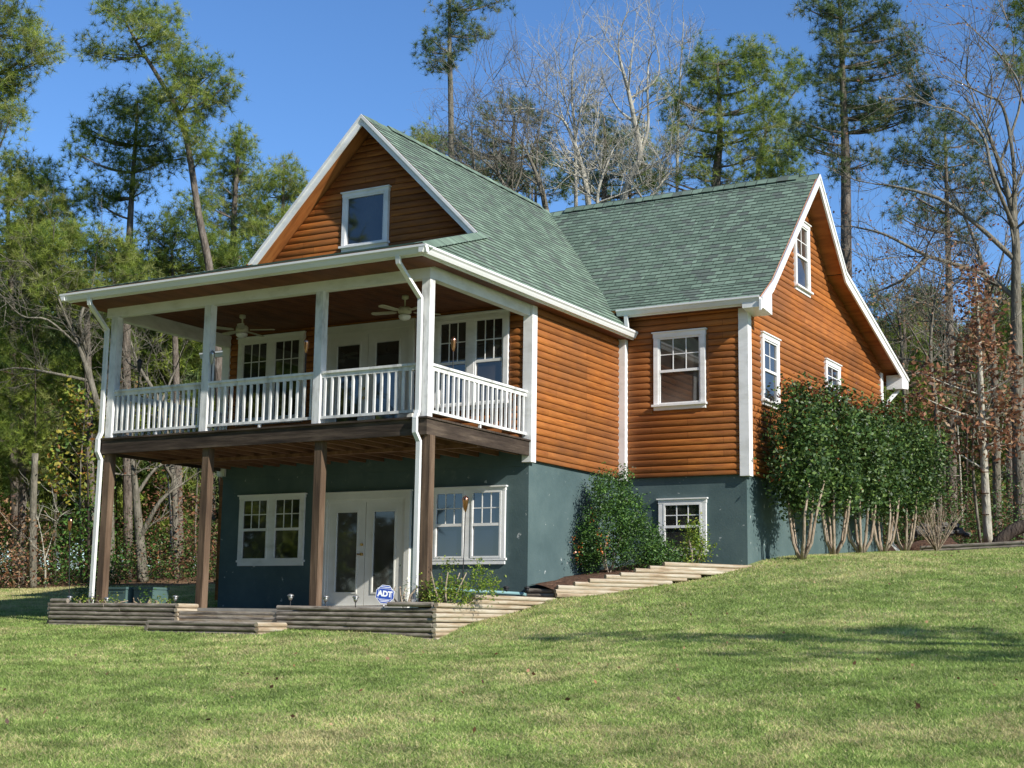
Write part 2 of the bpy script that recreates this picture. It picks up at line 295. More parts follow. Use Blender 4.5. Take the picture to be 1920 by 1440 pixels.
A=np.zeros((len(GP)+3,len(GP)+3)); dd=np.linalg.norm(GP[:,None,:2]-GP[None,:,:2],axis=2); A[:len(GP),:len(GP)]=np.sqrt(dd**2+1.0)
A[:len(GP),-3]=1;A[:len(GP),-2:]=GP[:,:2];A[-3,:len(GP)]=1;A[-2:,:len(GP)]=GP[:,:2].T
W_=np.linalg.solve(A,np.concatenate([GP[:,2],[0,0,0]]))
def gh(x,y):
    x=np.atleast_1d(np.asarray(x,float));y=np.atleast_1d(np.asarray(y,float)); sh=x.shape; x=x.ravel();y=y.ravel()
    out=np.zeros(len(x))
    for s in range(0,len(x),20000):
        xx=x[s:s+20000];yy=y[s:s+20000]
        r=np.sqrt((xx[:,None]-GP[None,:,0])**2+(yy[:,None]-GP[None,:,1])**2+1.0)
        out[s:s+20000]=r@W_[:-3]+W_[-3]+W_[-2]*xx+W_[-1]*yy
    return out.reshape(sh)
def g1(x,y): return float(gh([x],[y])[0])
def vnoise(x,y,seed=0):
    r=np.random.default_rng(seed); T=r.random((64,64)); xi=np.floor(x).astype(int);yi=np.floor(y).astype(int); fx=x-xi;fy=y-yi
    fx=fx*fx*(3-2*fx);fy=fy*fy*(3-2*fy); g=lambda a,b:T[a%64,b%64]
    return (g(xi,yi)*(1-fx)+g(xi+1,yi)*fx)*(1-fy)+(g(xi,yi+1)*(1-fx)+g(xi+1,yi+1)*fx)*fy
xs=np.unique(np.round(np.concatenate([np.arange(-90,-24,3.0),np.arange(-24,26,.4),np.arange(26,95,3.0),[-7.5,-7.45,.50,.55]]),3))
ys=np.unique(np.round(np.concatenate([np.arange(-60,-20,3.0),np.arange(-20,20,.4),np.arange(20,110,2.5),[-.42,-.38,3.2]]),3))
X,Y=np.meshgrid(xs,ys,indexing='ij'); Z=gh(X,Y); Z+=(vnoise(X*.8+9,Y*.8+5,3)-.5)*.04
ins=(X>-7.48)&(X<.52)&(Y>-.40)&(Y<16)
Z=np.where(ins,np.minimum(Z,-.25),Z)
nx,ny=X.shape
gm=bpy.data.meshes.new('ground'); gm.from_pydata(list(map(tuple,np.stack([X,Y,Z],-1).reshape(-1,3))),[],[(i*ny+j,(i+1)*ny+j,(i+1)*ny+j+1,i*ny+j+1) for i in range(nx-1) for j in range(ny-1)])
gm.polygons.foreach_set('use_smooth',[True]*len(gm.polygons))
def ground_mat():
    m,nt,b=newmat('lawn_soil'); L=nt.links; tc=N(nt,'ShaderNodeTexCoord')
    a=N(nt,'ShaderNodeTexNoise'); a.inputs['Scale'].default_value=.7; a.inputs['Detail'].default_value=10; a.inputs['Roughness'].default_value=.68; L.new(tc.outputs['Object'],a.inputs['Vector'])
    rp=ramp(nt,[(.34,(.18,.24,.08)),(.50,(.26,.30,.12)),(.62,(.35,.34,.16)),(.76,(.44,.38,.22))]); L.new(a.outputs['Fac'],rp.inputs[0])
    f=N(nt,'ShaderNodeTexNoise'); f.inputs['Scale'].default_value=28; f.inputs['Detail'].default_value=6; L.new(tc.outputs['Object'],f.inputs['Vector'])
    mr=N(nt,'ShaderNodeMapRange'); mr.inputs['From Min'].default_value=.3; mr.inputs['From Max'].default_value=.7; mr.inputs['To Min'].default_value=.55; mr.inputs['To Max'].default_value=1.3; L.new(f.outputs['Fac'],mr.inputs[0])
    vm=N(nt,'ShaderNodeVectorMath',operation='SCALE'); L.new(rp.outputs[0],vm.inputs[0]); L.new(mr.outputs[0],vm.inputs['Scale'])
    L.new(vm.outputs[0],b.inputs['Base Color']); b.inputs['Roughness'].default_value=.95; b.inputs['Specular IOR Level'].default_value=.1
    bn=N(nt,'ShaderNodeBump'); bn.inputs['Distance'].default_value=.03; bn.inputs['Strength'].default_value=.6; L.new(f.outputs['Fac'],bn.inputs['Height']); L.new(bn.outputs[0],b.inputs['Normal'])
    return m
# woodland floor = second material beyond the lawn edges
gm.materials.append(ground_mat()); gm.materials.append(M['litter'])
def wood(x,y):   # True on the forest floor
    dep=(x-CAM[0])*fw[0]+(y-CAM[1])*fw[1]
    return ((x<-9)&(dep>43.6))|((x>=-9)&(y>16.75))
cx=(X[:-1,:-1]+X[1:,1:])/2; cy=(Y[:-1,:-1]+Y[1:,1:])/2
gm.polygons.foreach_set('material_index',wood(cx,cy).astype(np.int32).ravel()); gm.update()
go=link('ground',gm); tag(go,kind='structure')
# ------------------------------------------------------------------ sky and sun
LS_=np.array([1.58,-.43,1.0]); LS_/=np.linalg.norm(LS_)
w=bpy.data.worlds.new('World'); scene.world=w; w.use_nodes=True; nt=w.node_tree; bg=nt.nodes['Background']
sk=N(nt,'ShaderNodeTexSky'); sk.sky_type='NISHITA'; sk.sun_disc=False; sk.sun_elevation=math.asin(LS_[2]); sk.sun_rotation=math.atan2(LS_[0],LS_[1])
sk.air_density=1.0; sk.dust_density=0.0; sk.ozone_density=5.0; sk.altitude=900
hs=N(nt,'ShaderNodeHueSaturation'); hs.inputs['Saturation'].default_value=1.10; hs.inputs['Hue'].default_value=.503; nt.links.new(sk.outputs[0],hs.inputs['Color']); nt.links.new(hs.outputs[0],bg.inputs[0]); bg.inputs[1].default_value=.142
sd=bpy.data.lights.new('sun','SUN'); sd.energy=5.0; sd.angle=math.radians(.5); sd.color=(1,.945,.86)
so=bpy.data.objects.new('sun',sd); COL.objects.link(so); so.rotation_euler=Vector(LS_).to_track_quat('Z','Y').to_euler(); so.location=(30,-10,30)
scene.view_settings.view_transform='Standard'; scene.view_settings.look='None'; scene.view_settings.exposure=.38; scene.view_settings.gamma=1
# ------------------------------------------------------------------ HOUSE
HX0,HX1=-7.1,0.0; HY=3.3; WY0,WY1=7.0,16.2; WX0,WX1=-7.6,2.65; ZB=2.6; RX=-3.55
house=empty('house',(RX,9,0),'orange log sided cabin with green shingle gables, white trim and teal foundation','house')
HC=.128
def face(axis,plane):
    # mapper (s,d,z)->world for a wall; d outwards
    return {'y-':lambda s,d,z:(s,plane-d,z),'x+':lambda s,d,z:(plane+d,s,z),'x-':lambda s,d,z:(plane-d,s,z),'y+':lambda s,d,z:(s,plane+d,z)}[axis]
def fbox(mb,F,s0,s1,d0,d1,z0,z1,mi=0):
    a=F(s0,d0,z0);b=F(s1,d1,z1); mb.box(a[0],a[1],a[2],b[0],b[1],b[2],mi)
def siding(name,axis,plane,s0,s1,z0,z1,holes=(),parent=house,backing=True):
    F=face(axis,plane); mb=MB()
    f0=s0 if callable(s0) else (lambda z:s0); f1=s1 if callable(s1) else (lambda z:s1)
    T=[0,.03,.10,.22,.36,.5,.64,.78,.90,.97,1.0]
    k0=math.floor(z0/HC); z=k0*HC
    while z<z1-1e-6:
        segs=[(None,None)]
        zm=z+HC/2
        hs=sorted([h for h in holes if h[2]-.02<zm<h[3]+.02])
        cuts=[]; cur=None
        for h in hs: cuts.append((cur,h[0])); cur=h[1]
        cuts.append((cur,None))
        for a,b in cuts:
            rows=[]
            for t in T:
                zz=min(max(z+t*HC,z0),z1); off=.004+.038*math.sqrt(max(0,1-abs(2*t-1)**2.4))
                A=f0(zz)+.012 if a is None else a; B=f1(zz)-.012 if b is None else b
                rows.append((A,B,off,zz))
            if rows[5][1]-rows[5][0]<.05: continue
            vs=[]
            for A,B,off,zz in rows:
                B=max(B,A+.01); e=min(.03,(B-A)*.3)
                vs+= [F(A,off*.25,zz),F(A+e*.35,off*.72,zz),F(A+e,off,zz),F(B-e,off,zz),F(B-e*.35,off*.72,zz),F(B,off*.25,zz)]
            fs=[(r*6+c,r*6+c+1,(r+1)*6+c+1,(r+1)*6+c) for r in range(len(T)-1) for c in range(5)]
            mb.add(vs,fs)
        z+=HC
    o=mb.build(name,M['siding'],parent,smooth=True)
    return o
def flat_poly(name,pts,mat,parent=house,thick=None):
    mb=MB(); mb.add(pts,[tuple(range(len(pts)))]); return mb.build(name,mat,parent)
# window table
GLZ='glass'
def window(axis,plane,s0,s1,z0,z1,units=1,grid=(3,2),cas=.095,head=.12,proud=.065,glass='glass',fixed=False,base=0.0,gl2=None,sillw=.05):
    F=face(axis,plane); mb=MB()
    sgn=1
    fbox(mb,F,s0,s0+cas,base,proud,z0+.04,z1-head); fbox(mb,F,s1-cas,s1,base,proud,z0+.04,z1-head)
    fbox(mb,F,s0-.01,s1+.01,base,proud+.004,z1-head,z1-.025); fbox(mb,F,s0-.035,s1+.035,base,proud+.03,z1-.025,z1)
    mul=.15
    if units==2:
        c=(s0+s1)/2; fbox(mb,F,c-mul/2,c+mul/2,base,proud-.006,z0+.04,z1-head)
    w_=mb.build('window',M['trim'],house)
    sb=MB(); fbox(sb,F,s0-.03,s1+.03,base,proud+sillw,z0,z0+.04); fbox(sb,F,s0-.0,s1+.0,base,proud-.008,z0-.07,z0); sb.build('sill',M['trim'],w_)
    a0,a1=s0+cas,s1-cas; spans=[(a0,a1)] if units==1 else [(a0,c-mul/2),(c+mul/2,a1)]
    for ui,(p,q) in enumerate(spans):
        zb_,zt=z0+.04,z1-head; zm=(zb_+zt)/2-.0; fr=.035
        sm=MB()
        # outer vinyl jamb
        fbox(sm,F,p,p+fr,base,.05,zb_,zt);fbox(sm,F,q-fr,q,base,.05,zb_,zt);fbox(sm,F,p+fr,q-fr,base,.05,zt-fr,zt);fbox(sm,F,p+fr,q-fr,base,.05,zb_,zb_+fr)
        if not fixed: fbox(sm,F,p+fr,q-fr,base,.046,zm-.03,zm+.02)
        sm.build('sash',M['trim'],w_)
        if not fixed:
            gb=MB(); gx,gz=grid; P,Q=p+fr,q-fr; zl,zh=zm+.02,zt-fr
            for i in range(1,gx): c_=P+(Q-P)*i/gx; fbox(gb,F,c_-.009,c_+.009,.02,.031,zl,zh)
            for j in range(1,gz): c_=zl+(zh-zl)*j/gz; fbox(gb,F,P,Q,.02,.029,c_-.009,c_+.009)
            gb.build('glazing_bars',M['trim'],w_)
        g=MB(); P,Q=p+fr,q-fr
        gmt=M[(gl2 or glass) if ui==1 else glass]
        if fixed: fbox(g,F,P,Q,.004,.020,zb_+fr,zt-fr)
        else:
            fbox(g,F,P,Q,.004,.022,zm+.02,zt-fr)
            g.build('pane',M['glass'] if glass=='glass' else gmt,w_); g=MB(); fbox(g,F,P,Q,.003,.014,zb_+fr,zm-.03)
        g.build('pane',gmt,w_)
    return w_
# ---- foundation
fb=MB(); fb.box(HX0+.03,HY+.03,-.3,HX1-.03,WY0+.5,ZB); fb.build('foundation',M['stucco'],house)
fb=MB(); fb.box(WX0+.03,WY0+.03,-.4,WX1-.03,WY1-.03,ZB-.002); fb.build('foundation',M['stucco'],house)
fb=MB(); fb.box(.0,0,0,0.01,0.01,0.01)
# ledger skirt where the siding starts
# ---- backing walls (core of the house behind the log courses)
cb=MB(); cb.box(HX0,HY,ZB,HX1,WY0+.4,5.47); cb.box(WX0,WY0,ZB+.001,WX1,WY1,5.9)
RW=WX1
cb.add([(WX1-.001,WY0,5.9),(WX1-.001,WY1,5.9),(WX1-.001,12.08,7.45),(WX1-.001,10.32,9.2),(WX1-.001,7.34,6.3)],[(0,1,2,3,4)])
cb.add([(WX0+.001,WY0,5.9),(WX0+.001,WY1,5.9),(WX0+.001,12.08,7.45),(WX0+.001,10.32,9.2),(WX0+.001,7.34,6.3)],[(4,3,2,1,0)])
cb.add([(-6.2,HY,6.55),(-.9,HY,6.55),(RX,HY,9.25)],[(0,1,2)])
cb.build('wall',M['siding'],house)
LW=(-6.75,-5.08,3.63,5.352); RWN=(-2.03,-.443,3.63,5.352); UD=(-4.607,-2.477,2.95,5.365)
siding('wall','y-',HY,HX0+.1,HX1-.12,2.9,5.46,[(a-.01,b+.01,c-.07,d) for a,b,c,d in (LW,RWN,UD)])
GW=(-4.253,-3.164,6.915,8.05)
siding('wall','y-',HY,lambda z:RX-(9.30-z),lambda z:RX+(9.30-z),6.74,9.2,[(GW[0]-.05,GW[1]+.05,GW[2]-.07,GW[3])])
siding('wall','x+',HX1,HY+.11,WY0-.14,ZB,5.46)
siding('wall','x-',HX0,HY+.11,WY0,ZB,5.46)
WW=(.737,1.825,3.982,5.477)
siding('wall','y-',WY0,HX1+.14,WX1-.12,ZB,5.92,[(WW[0]-.05,WW[1]+.05,WW[2]-.07,WW[3])])
siding('wall','y-',WY0,WX0+.12,HX0-.05,ZB,5.92)
def wr(z):  # front slope y at height z
    return WY0+.12 if z<6.05 else (7.34-(6.30-z)/.71 if z<6.30 else 7.34+(z-6.30)/.983)
def wb(z):
    return WY1-.05 if z<6.08 else (12.08+(7.46-z)*5.08/1.66 if z<7.46 else 10.32+(9.20-z)/.989)
S1=(7.75,8.72,4.10,5.48); S2=(11.74,12.78,4.55,5.60); S3=(9.82,10.78,6.83,8.37)
siding('wall','x+',WX1,wr,wb,ZB,9.15,[(a-.02,b+.02,c-.07,d) for a,b,c,d in (S1,S2,S3)])
siding('wall','x-',WX0,wr,wb,ZB,9.15)
# ---- corner boards
cbm=[(-.125,HY-.062,ZB-.04,.06,HY+.12,5.44),(WX1-.13,WY0-.062,ZB-.04,WX1+.062,WY0+.13,5.86),(.0,WY0-.15,ZB-.06,.155,WY0-.0,5.44),(HX0-.06,HY-.062,ZB-.04,HX0+.125,HY+.12,5.44),(WX0-.06,WY0-.062,ZB-.04,WX0+.13,WY0+.13,5.86),(WX1-.13,WY1-.13,ZB-.04,WX1+.06,WY1+.06,5.95)]
for c in cbm:
    mb=MB(); mb.box(*c); mb.build('corner_board',M['trim'],house)
# ---- windows
window('y-',HY,*LW,units=2); window('y-',HY,*RWN,units=2,gl2='glass_warm')
window('y-',HY,*GW,units=1,fixed=True,cas=.085,head=.10)
window('y-',WY0,*WW,units=1,glass='glass_warm')
window('x+',WX1,*S1,grid=(2,2)); window('x+',WX1,*S2,grid=(2,2)); window('x+',WX1,*S3,grid=(2,2),glass='glass_warm')
window('y-',HY+.03,-6.578,-4.96,.85,2.171,units=2,cas=.075,head=.085,proud=.045,sillw=.0)
window('y-',HY+.03,-2.032,-.483,.85,2.171,units=2,cas=.075,head=.085,proud=.045,glass='glass_blue',sillw=.0)
window('y-',WY0+.03,.817,1.804,1.15,2.18,units=1,cas=.10,head=.10,proud=.045,glass='glass',sillw=.0)
# ---- french doors
def french(plane,x0,x1,z0,z1):
    F=face('y-',plane); mb=MB(); c=.11
    fbox(mb,F,x0,x0+c,0,.075,z0,z1-.14); fbox(mb,F,x1-c,x1,0,.075,z0,z1-.14); fbox(mb,F,x0,x1,0,.078,z1-.14,z1-.02); fbox(mb,F,x0-.02,x1+.02,0,.1,z1-.02,z1)
    fbox(mb,F,x0+c,x1-c,0,.05,z1-.20,z1-.14); fbox(mb,F,x0+c,x1-c,0,.09,z0-.01,z0+.03)
    fbox(mb,F,x0+c,x0+c+.05,0,.05,z0+.03,z1-.20); fbox(mb,F,x1-c-.05,x1-c,0,.05,z0+.03,z1-.20)
    fr=mb.build('door_frame',M['interior'],house)
    a,b=x0+c+.05,x1-c-.05; m=(a+b)/2; zb_,zt=z0+.03,z1-.20
    for i,(p,q) in enumerate(((a,m-.006),(m+.006,b))):
        d=MB(); st=.155; bz=.22; tz=.16
        fbox(d,F,p,p+st,0,.04,zb_,zt);fbox(d,F,q-st,q,0,.04,zb_,zt);fbox(d,F,p+st,q-st,0,.04,zb_,zb_+bz);fbox(d,F,p+st,q-st,0,.04,zt-tz,zt)
        P,Q,zl,zh=p+st,q-st,zb_+bz,zt-tz; k=.028
        fbox(d,F,P,P+k,.0,.054,zl,zh);fbox(d,F,Q-k,Q,.0,.054,zl,zh);fbox(d,F,P+k,Q-k,.0,.054,zl,zl+k);fbox(d,F,P+k,Q-k,.0,.054,zh-k,zh)
        dm=d.build('door',M['interior'],house)
        g=MB(); fbox(g,F,P+k,Q-k,.002,.022,zl+k,zh-k); g.build('pane',M['glass_frost'] if z0<1 else M['glass'],dm)
        if i==0:
            hx=q-.06
            h=MB(); h.tube([F(hx,.04,z0+1.16),F(hx,.075,z0+1.16)],.026,10); h.build('lock',M['brass'],dm)
            h=MB(); h.tube([F(hx,.04,z0+.98),F(hx,.075,z0+.98)],.03,10); h.tube([F(hx,.07,z0+.98),F(hx-.09,.075,z0+.98)],.012,8); h.build('handle',M['brass'],dm)
french(HY+.03,-4.502,-2.489,0.0,2.154); french(HY,*UD[:2],UD[2],UD[3])
# ---- roofs
EXP=.14
def slope(name,o,ud,vd,L,ua,ub,parent=house,th=.05,mat='shingle'):
    o=np.array(o,float);ud=np.array(ud,float);vd=unit(np.array(vd,float)); nn=np.cross(ud,vd); nn=unit(nn)
    if nn[2]<0: nn=-nn
    mb=MB(); v=0.0
    fa=ua if callable(ua) else (lambda t:ua); fbb=ub if callable(ub) else (lambda t:ub)
    while v<L-1e-6:
        v1=min(v+EXP,L); a0,b0,a1,b1=fa(v),fbb(v),fa(v1),fbb(v1)
        P=lambda u,vv,h:o+ud*u+vd*vv+nn*h
        mb.add([P(a0,v,.016),P(b0,v,.016),P(b1,v1,.004),P(a1,v1,.004)],[(0,1,2,3)],0,[(a0,v),(b0,v),(b1,v1),(a1,v1)])
        mb.add([P(a0,v,0.004),P(b0,v,.004),P(b0,v,.016),P(a0,v,.016)],[(0,1,2,3)],0,[(a0,v),(b0,v),(b0,v+.01),(a0,v+.01)])
        v=v1
    # underside deck
    us=[0]; k=8; st=[L*i/24 for i in range(25)]
    for i in range(24):
        a,b=st[i],st[i+1]
        mb.add([P(fa(a),a,-th),P(fbb(a),a,-th),P(fbb(b),b,-th),P(fa(b),b,-th)],[(3,2,1,0)],1)
        mb.add([P(fa(a),a,-th),P(fa(b),b,-th),P(fa(b),b,.004),P(fa(a),a,.004)],[(0,1,2,3)],1)
        mb.add([P(fbb(a),a,-th),P(fbb(b),b,-th),P(fbb(b),b,.004),P(fbb(a),a,.004)],[(0,1,2,3)],1)
    mb.add([P(fa(0),0,-th),P(fbb(0),0,-th),P(fbb(0),0,.004),P(fa(0),0,.004)],[(0,1,2,3)],1)
    return mb.build(name,[M[mat],M['eave_boards_lit']],parent)
RGZ=9.40; EX=.31; EZ=RGZ-(EX-RX); ml=(EX-RX)*math.sqrt(2)   # main slopes, 45 degrees
YG=2.87; YE=-.72
def hipy(v):  # front limit of side slope
    run=v/math.sqrt(2); y=YE+run/.325
    return min(y,YG)
def rear(v):
    return 6.97 if v/math.sqrt(2)<.42 else 10.4
slope('roof',(EX,0,EZ),(0,1,0),(-1,0,1),ml,hipy,rear)
slope('roof',(2*RX-EX,0,EZ),(0,1,0),(1,0,1),ml,hipy,rear)
PL=math.hypot(HY-YE,(HY-YE)*.325)
slope('porch_roof',(0,YE,EZ),(1,0,0),(0,1,.325),PL,lambda v:2*RX-EX+v*math.sin(math.atan(.325)),lambda v:EX-v*math.sin(math.atan(.325)))
WXE=3.083; WXL=-8.0
slope('roof',(0,6.70,5.935),(1,0,0),(0,.64,.455),math.hypot(.64,.455),WXL+.02,WXE-.02)
slope('roof',(0,7.34,6.39),(1,0,0),(0,2.98,2.94),math.hypot(2.98,2.94),WXL+.02,WXE-.02)
slope('roof',(0,12.08,7.57),(-1,0,0),(0,-1.76,1.76),math.hypot(1.76,1.76),-(WXE-.02),-(WXL+.02))
slope('roof',(0,17.16,5.91),(-1,0,0),(0,-5.08,1.66),math.hypot(5.08,1.66),-(WXE-.02),-(WXL+.02))
# ridge vents and caps
def cap(name,p,q,side,w=.16,h=.02,drop=1.0):
    p=np.array(p,float);q=np.array(q,float);side=np.array(side,float); mb=MB(); L=np.linalg.norm(q-p); n=int(L/.22); d=(q-p)/L
    for i in range(n):
        a=p+d*L*i/n; b=p+d*(L*(i+1)/n+.03); lift=.006*(i%2)
        A=[a+side*w-np.array([0,0,w*drop-.02-lift]),a+np.array([0,0,h+lift]),a-side*w-np.array([0,0,w*drop-.02-lift])]
        B=[b+side*w-np.array([0,0,w*drop-.014-lift]),b+np.array([0,0,h+.006+lift]),b-side*w-np.array([0,0,w*drop-.014-lift])]
        mb.add(A+B,[(0,1,4,3),(1,2,5,4)],0,[(i*.22,0),(i*.22,.13),(i*.22,.26),(i*.22+.2,0),(i*.22+.2,.13),(i*.22+.2,.26)])
        mb.add(A+[x-np.array([0,0,.03]) for x in A],[(0,1,4,3),(1,2,5,4)],0,[(0,0)]*6)
    return mb.build(name,M['shingle'],house)
cap('ridge_cap',(RX,YG-.02,RGZ),(RX,10.3,RGZ),(1,0,0))
cap('ridge_cap',(WXL+.02,10.32,9.34),(WXE-.02,10.32,9.34),(0,1,0))
cap('ridge_vent',(RX,3.7,RGZ+.045),(RX,9.9,RGZ+.045),(1,0,0),w=.13)
cap('ridge_vent',(RX+.5,10.32,9.34+.055),(WXE-.45,10.32,9.34+.055),(0,1,0),w=.14)
# hip caps on the porch corner (flat fan of tabs)
def hipcap(x0,x1):
    p=np.array([x0,YE,EZ+.025]); q=np.array([x1,YG+.1,EZ+.325*(YG+.1-YE)+.03]); mb=MB(); d=q-p; L=np.linalg.norm(d); d/=L; s=unit(np.cross(d,[0,0,1.0])); sg=1 if x0>RX else -1
    n=int(L/.2)
    for i in range(n):
        a=p+d*L*i/n;b=p+d*(L*(i+1)/n+.02)+np.array([0,0,.006])
        l=-sg
        w1=s*.15
        A=[a-w1-np.array([0,0,.02 if sg<0 else .015]),a,a+w1-np.array([0,0,.11])]; B=[b-w1-np.array([0,0,.012]),b,b+w1-np.array([0,0,.105])]
        if sg<0: A=[a+w1-np.array([0,0,.02]),a,a-w1-np.array([0,0,.11])];B=[b+w1-np.array([0,0,.012]),b,b-w1-np.array([0,0,.105])]
        mb.add(A+B,[(0,1,4,3),(1,2,5,4)],0,[(i*.3,0),(i*.3,.1),(i*.3,.13),(i*.3+.2,0),(i*.3+.2,.1),(i*.3+.2,.13)])
    mb.build('hip_cap',M['shingle'],house)
hipcap(EX,EX-(YG+.1-YE)*.325); hipcap(2*RX-EX,2*RX-EX+(YG+.1-YE)*.325)
# ---- rakes (white barge boards)
def rake(pts,axis,pl,wd=.20,th=.04,label=None):
    # pts in (s,z) along roof edge top; board hangs wd below, perpendicular cut vertical
    mb=MB()
    for (a,za),(b,zb_) in zip(pts[:-1],pts[1:]):
        q=[(a,za),(b,zb_),(b,zb_-wd),(a,za-wd)]
        if axis=='y-': A=[(s,pl,z) for s,z in q]; B=[(s,pl+th,z) for s,z in q]
        else: A=[(pl,s,z) for s,z in q]; B=[(pl+th,s,z) for s,z in q]
        mb.add(A+B,[(0,1,2,3),(7,6,5,4),(0,4,5,1),(1,5,6,2),(2,6,7,3),(3,7,4,0)])
    return mb.build('barge_board',M['trim'],house)
gx0=-.80
rake([(RX,RGZ-.0),(gx0,RGZ-(gx0-RX)+.0)],'y-',YG-.045,.20); rake([(2*RX-gx0,RGZ-(gx0-RX)),(RX,RGZ)],'y-',YG-.045,.20)
rake([(RX,RGZ+.012),(gx0+.05,RGZ-(gx0-RX)-.038)],'y-',YG-.075,.075,.03); rake([(2*RX-gx0-.05,RGZ-(gx0-RX)-.038),(RX,RGZ+.012)],'y-',YG-.075,.075,.03)
prof=[(6.62,5.86),(7.34,6.37),(10.32,9.31)]; pb=[(10.32,9.31),(12.08,7.55),(17.14,5.88)]
for pl in (WXE-.02,WXL-.02): rake(prof,'x',pl,.21); rake(pb,'x',pl,.21)
rake([(6.66,5.91),(7.34,6.40),(10.32,9.345)],'x',WXE+.02,.07,.025); rake([(10.32,9.345),(12.08,7.585),(17.14,5.915)],'x',WXE+.02,.07,.025)
# eave return boxes
for yy,y1,zz in ((6.66,7.24,5.70),(17.12,16.55,5.62)):
    mb=MB(); mb.add([(WX1+.06,yy,zz+.03),(WXE+.015,yy,zz+.03),(WXE+.015,y1,zz-.03),(WX1+.06,y1,zz-.03),(WX1+.06,yy,zz+.2),(WXE+.015,yy,zz+.2),(WXE+.015,y1,zz+(.42 if yy<10 else .32)),(WX1+.06,y1,zz+(.42 if yy<10 else .32))],[(0,3,2,1),(4,5,6,7),(0,1,5,4),(1,2,6,5),(2,3,7,6),(3,0,4,7)]); mb.build('eave_return',M['trim'],house)
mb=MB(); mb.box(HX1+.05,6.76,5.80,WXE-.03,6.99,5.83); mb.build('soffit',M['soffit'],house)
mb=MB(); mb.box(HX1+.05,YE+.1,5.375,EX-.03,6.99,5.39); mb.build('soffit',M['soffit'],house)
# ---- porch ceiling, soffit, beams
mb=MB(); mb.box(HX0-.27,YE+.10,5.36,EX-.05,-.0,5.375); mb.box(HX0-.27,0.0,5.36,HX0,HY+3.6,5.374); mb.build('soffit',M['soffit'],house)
mb=MB(); mb.box(HX0+.1,.1,5.43,HX1-.1,HY,5.46)
for i in range(26): 
    yy=.2+i*.12; mb.box(HX0+.14,yy,5.418,HX1-.14,yy+.108,5.43)
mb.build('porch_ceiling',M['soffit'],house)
for nm,c in (('beam',(HX0,0,5.19,HX1,.14,5.43)),('beam',(HX0,.14,5.17,HX0+.14,HY-.07,5.43)),('beam',(HX1-.14,.14,5.19,HX1,HY-.07,5.43))):
    mb=MB(); mb.box(*c); mb.build('porch_beam',M['trim'],house)
# fascia boards behind the gutters
mb=MB(); mb.box(HX0-.30,YE+.05,5.37,EX-.03,YE+.09,5.50); mb.box(EX-.05,YE+.09,5.37,EX-.02,6.97,5.50); mb.box(WX1*0+.2,6.73,5.79,WXE-.03,6.76,5.93); mb.build('fascia',M['trim'],house)
# ---- gutters
GP_=[(0,0),(0,-.125),(.065,-.125),(.085,-.085),(.095,-.06),(.12,-.035),(.12,0),(.105,0),(.10,-.03),(.02,-.03),(.015,0)]
def gutter(p,q,out):
    mb=MB(); mb.extr(GP_,p,q,out,(0,0,1)); return mb.build('gutter',M['gutter'],house)
gz=5.515
gutter((2*RX-EX-.10,YE+.05,gz),(EX+.10,YE+.05,gz),(0,-1,0))
gutter((EX-.02,YE-.065,gz+.003),(EX-.02,6.92,gz+.003),(1,0,0))
gutter((2*RX-EX+.02,YE-.065,gz+.003),(2*RX-EX+.02,6.92,gz+.003),(-1,0,0))
gutter((.06,6.735,5.945),(WXE-.02,6.735,5.945),(0,-1,0)); gutter((-10.9,6.735,5.945),(-7.2,6.735,5.945),(0,-1,0))
slope('roof',(0,6.70,5.935),(1,0,0),(0,3.0,.85),math.hypot(3.0,.85),-10.9,WXL+.0)
slope('roof',(0,12.7,5.935),(-1,0,0),(0,-3.0,.85),math.hypot(3.0,.85),-WXL,10.9)
mb=MB(); mb.box(-10.45,7.05,-.3,WX0-.01,12.3,5.9); mb.add([(-10.44,7.05,5.9),(-10.44,12.3,5.9),(-10.44,9.7,6.6)],[(0,2,1)]); mb.build('wall',M['siding'],house)
gutter((WXL,17.1,5.90),(WXE-.02,17.1,5.90),(0,1,0))
# ---- downspouts
def spout(pts,w=.075,d=.055,xo=1.0,name='downspout'):
    mb=MB()
    for p,q in zip(pts[:-1],pts[1:]):
        p=np.array(p,float);q=np.array(q,float);t=unit(q-p)
        s=np.array([1.0,0,0]); s=unit(s-t*np.dot(s,t)) if abs(t[0])<.95 else np.array([0,0,1.0]); n=unit(np.cross(t,s))
        pr=[(-w/2,-d/2),(w/2,-d/2),(w/2,d/2),(-w/2,d/2)]; ov=.012
        mb.extr(pr,p-t*ov,q+t*ov,s,n)
    return mb.build(name,M['gutter'],house)
spout([(-.14,YE+.0,5.41),(-.14,YE+.03,5.29),(-.145,-.05,4.86),(-.145,-.045,3.05),(-.155,-.095,2.92),(-.155,-.095,2.70),(-.12,-.03,2.56),(-.13,-.02,.02)])
spout([(-6.83,YE,5.41),(-6.83,YE+.03,5.29),(-7.03,-.05,4.95),(-7.03,-.045,3.05),(-7.045,-.095,2.92),(-7.045,-.095,2.70),(-7.02,-.03,2.56),(-7.05,-.02,.0)])
spout([(.25,6.69,5.86),(.27,6.70,5.55)])
spout([(WXE-.10,17.1,5.78),(WX1+.16,16.30,5.25),(WX1+.16,16.30,1.75),(WX1+.40,16.2,1.50)])
spout([(-7.2-.1,6.9,5.7),(-7.2-.1,6.9,.1)])
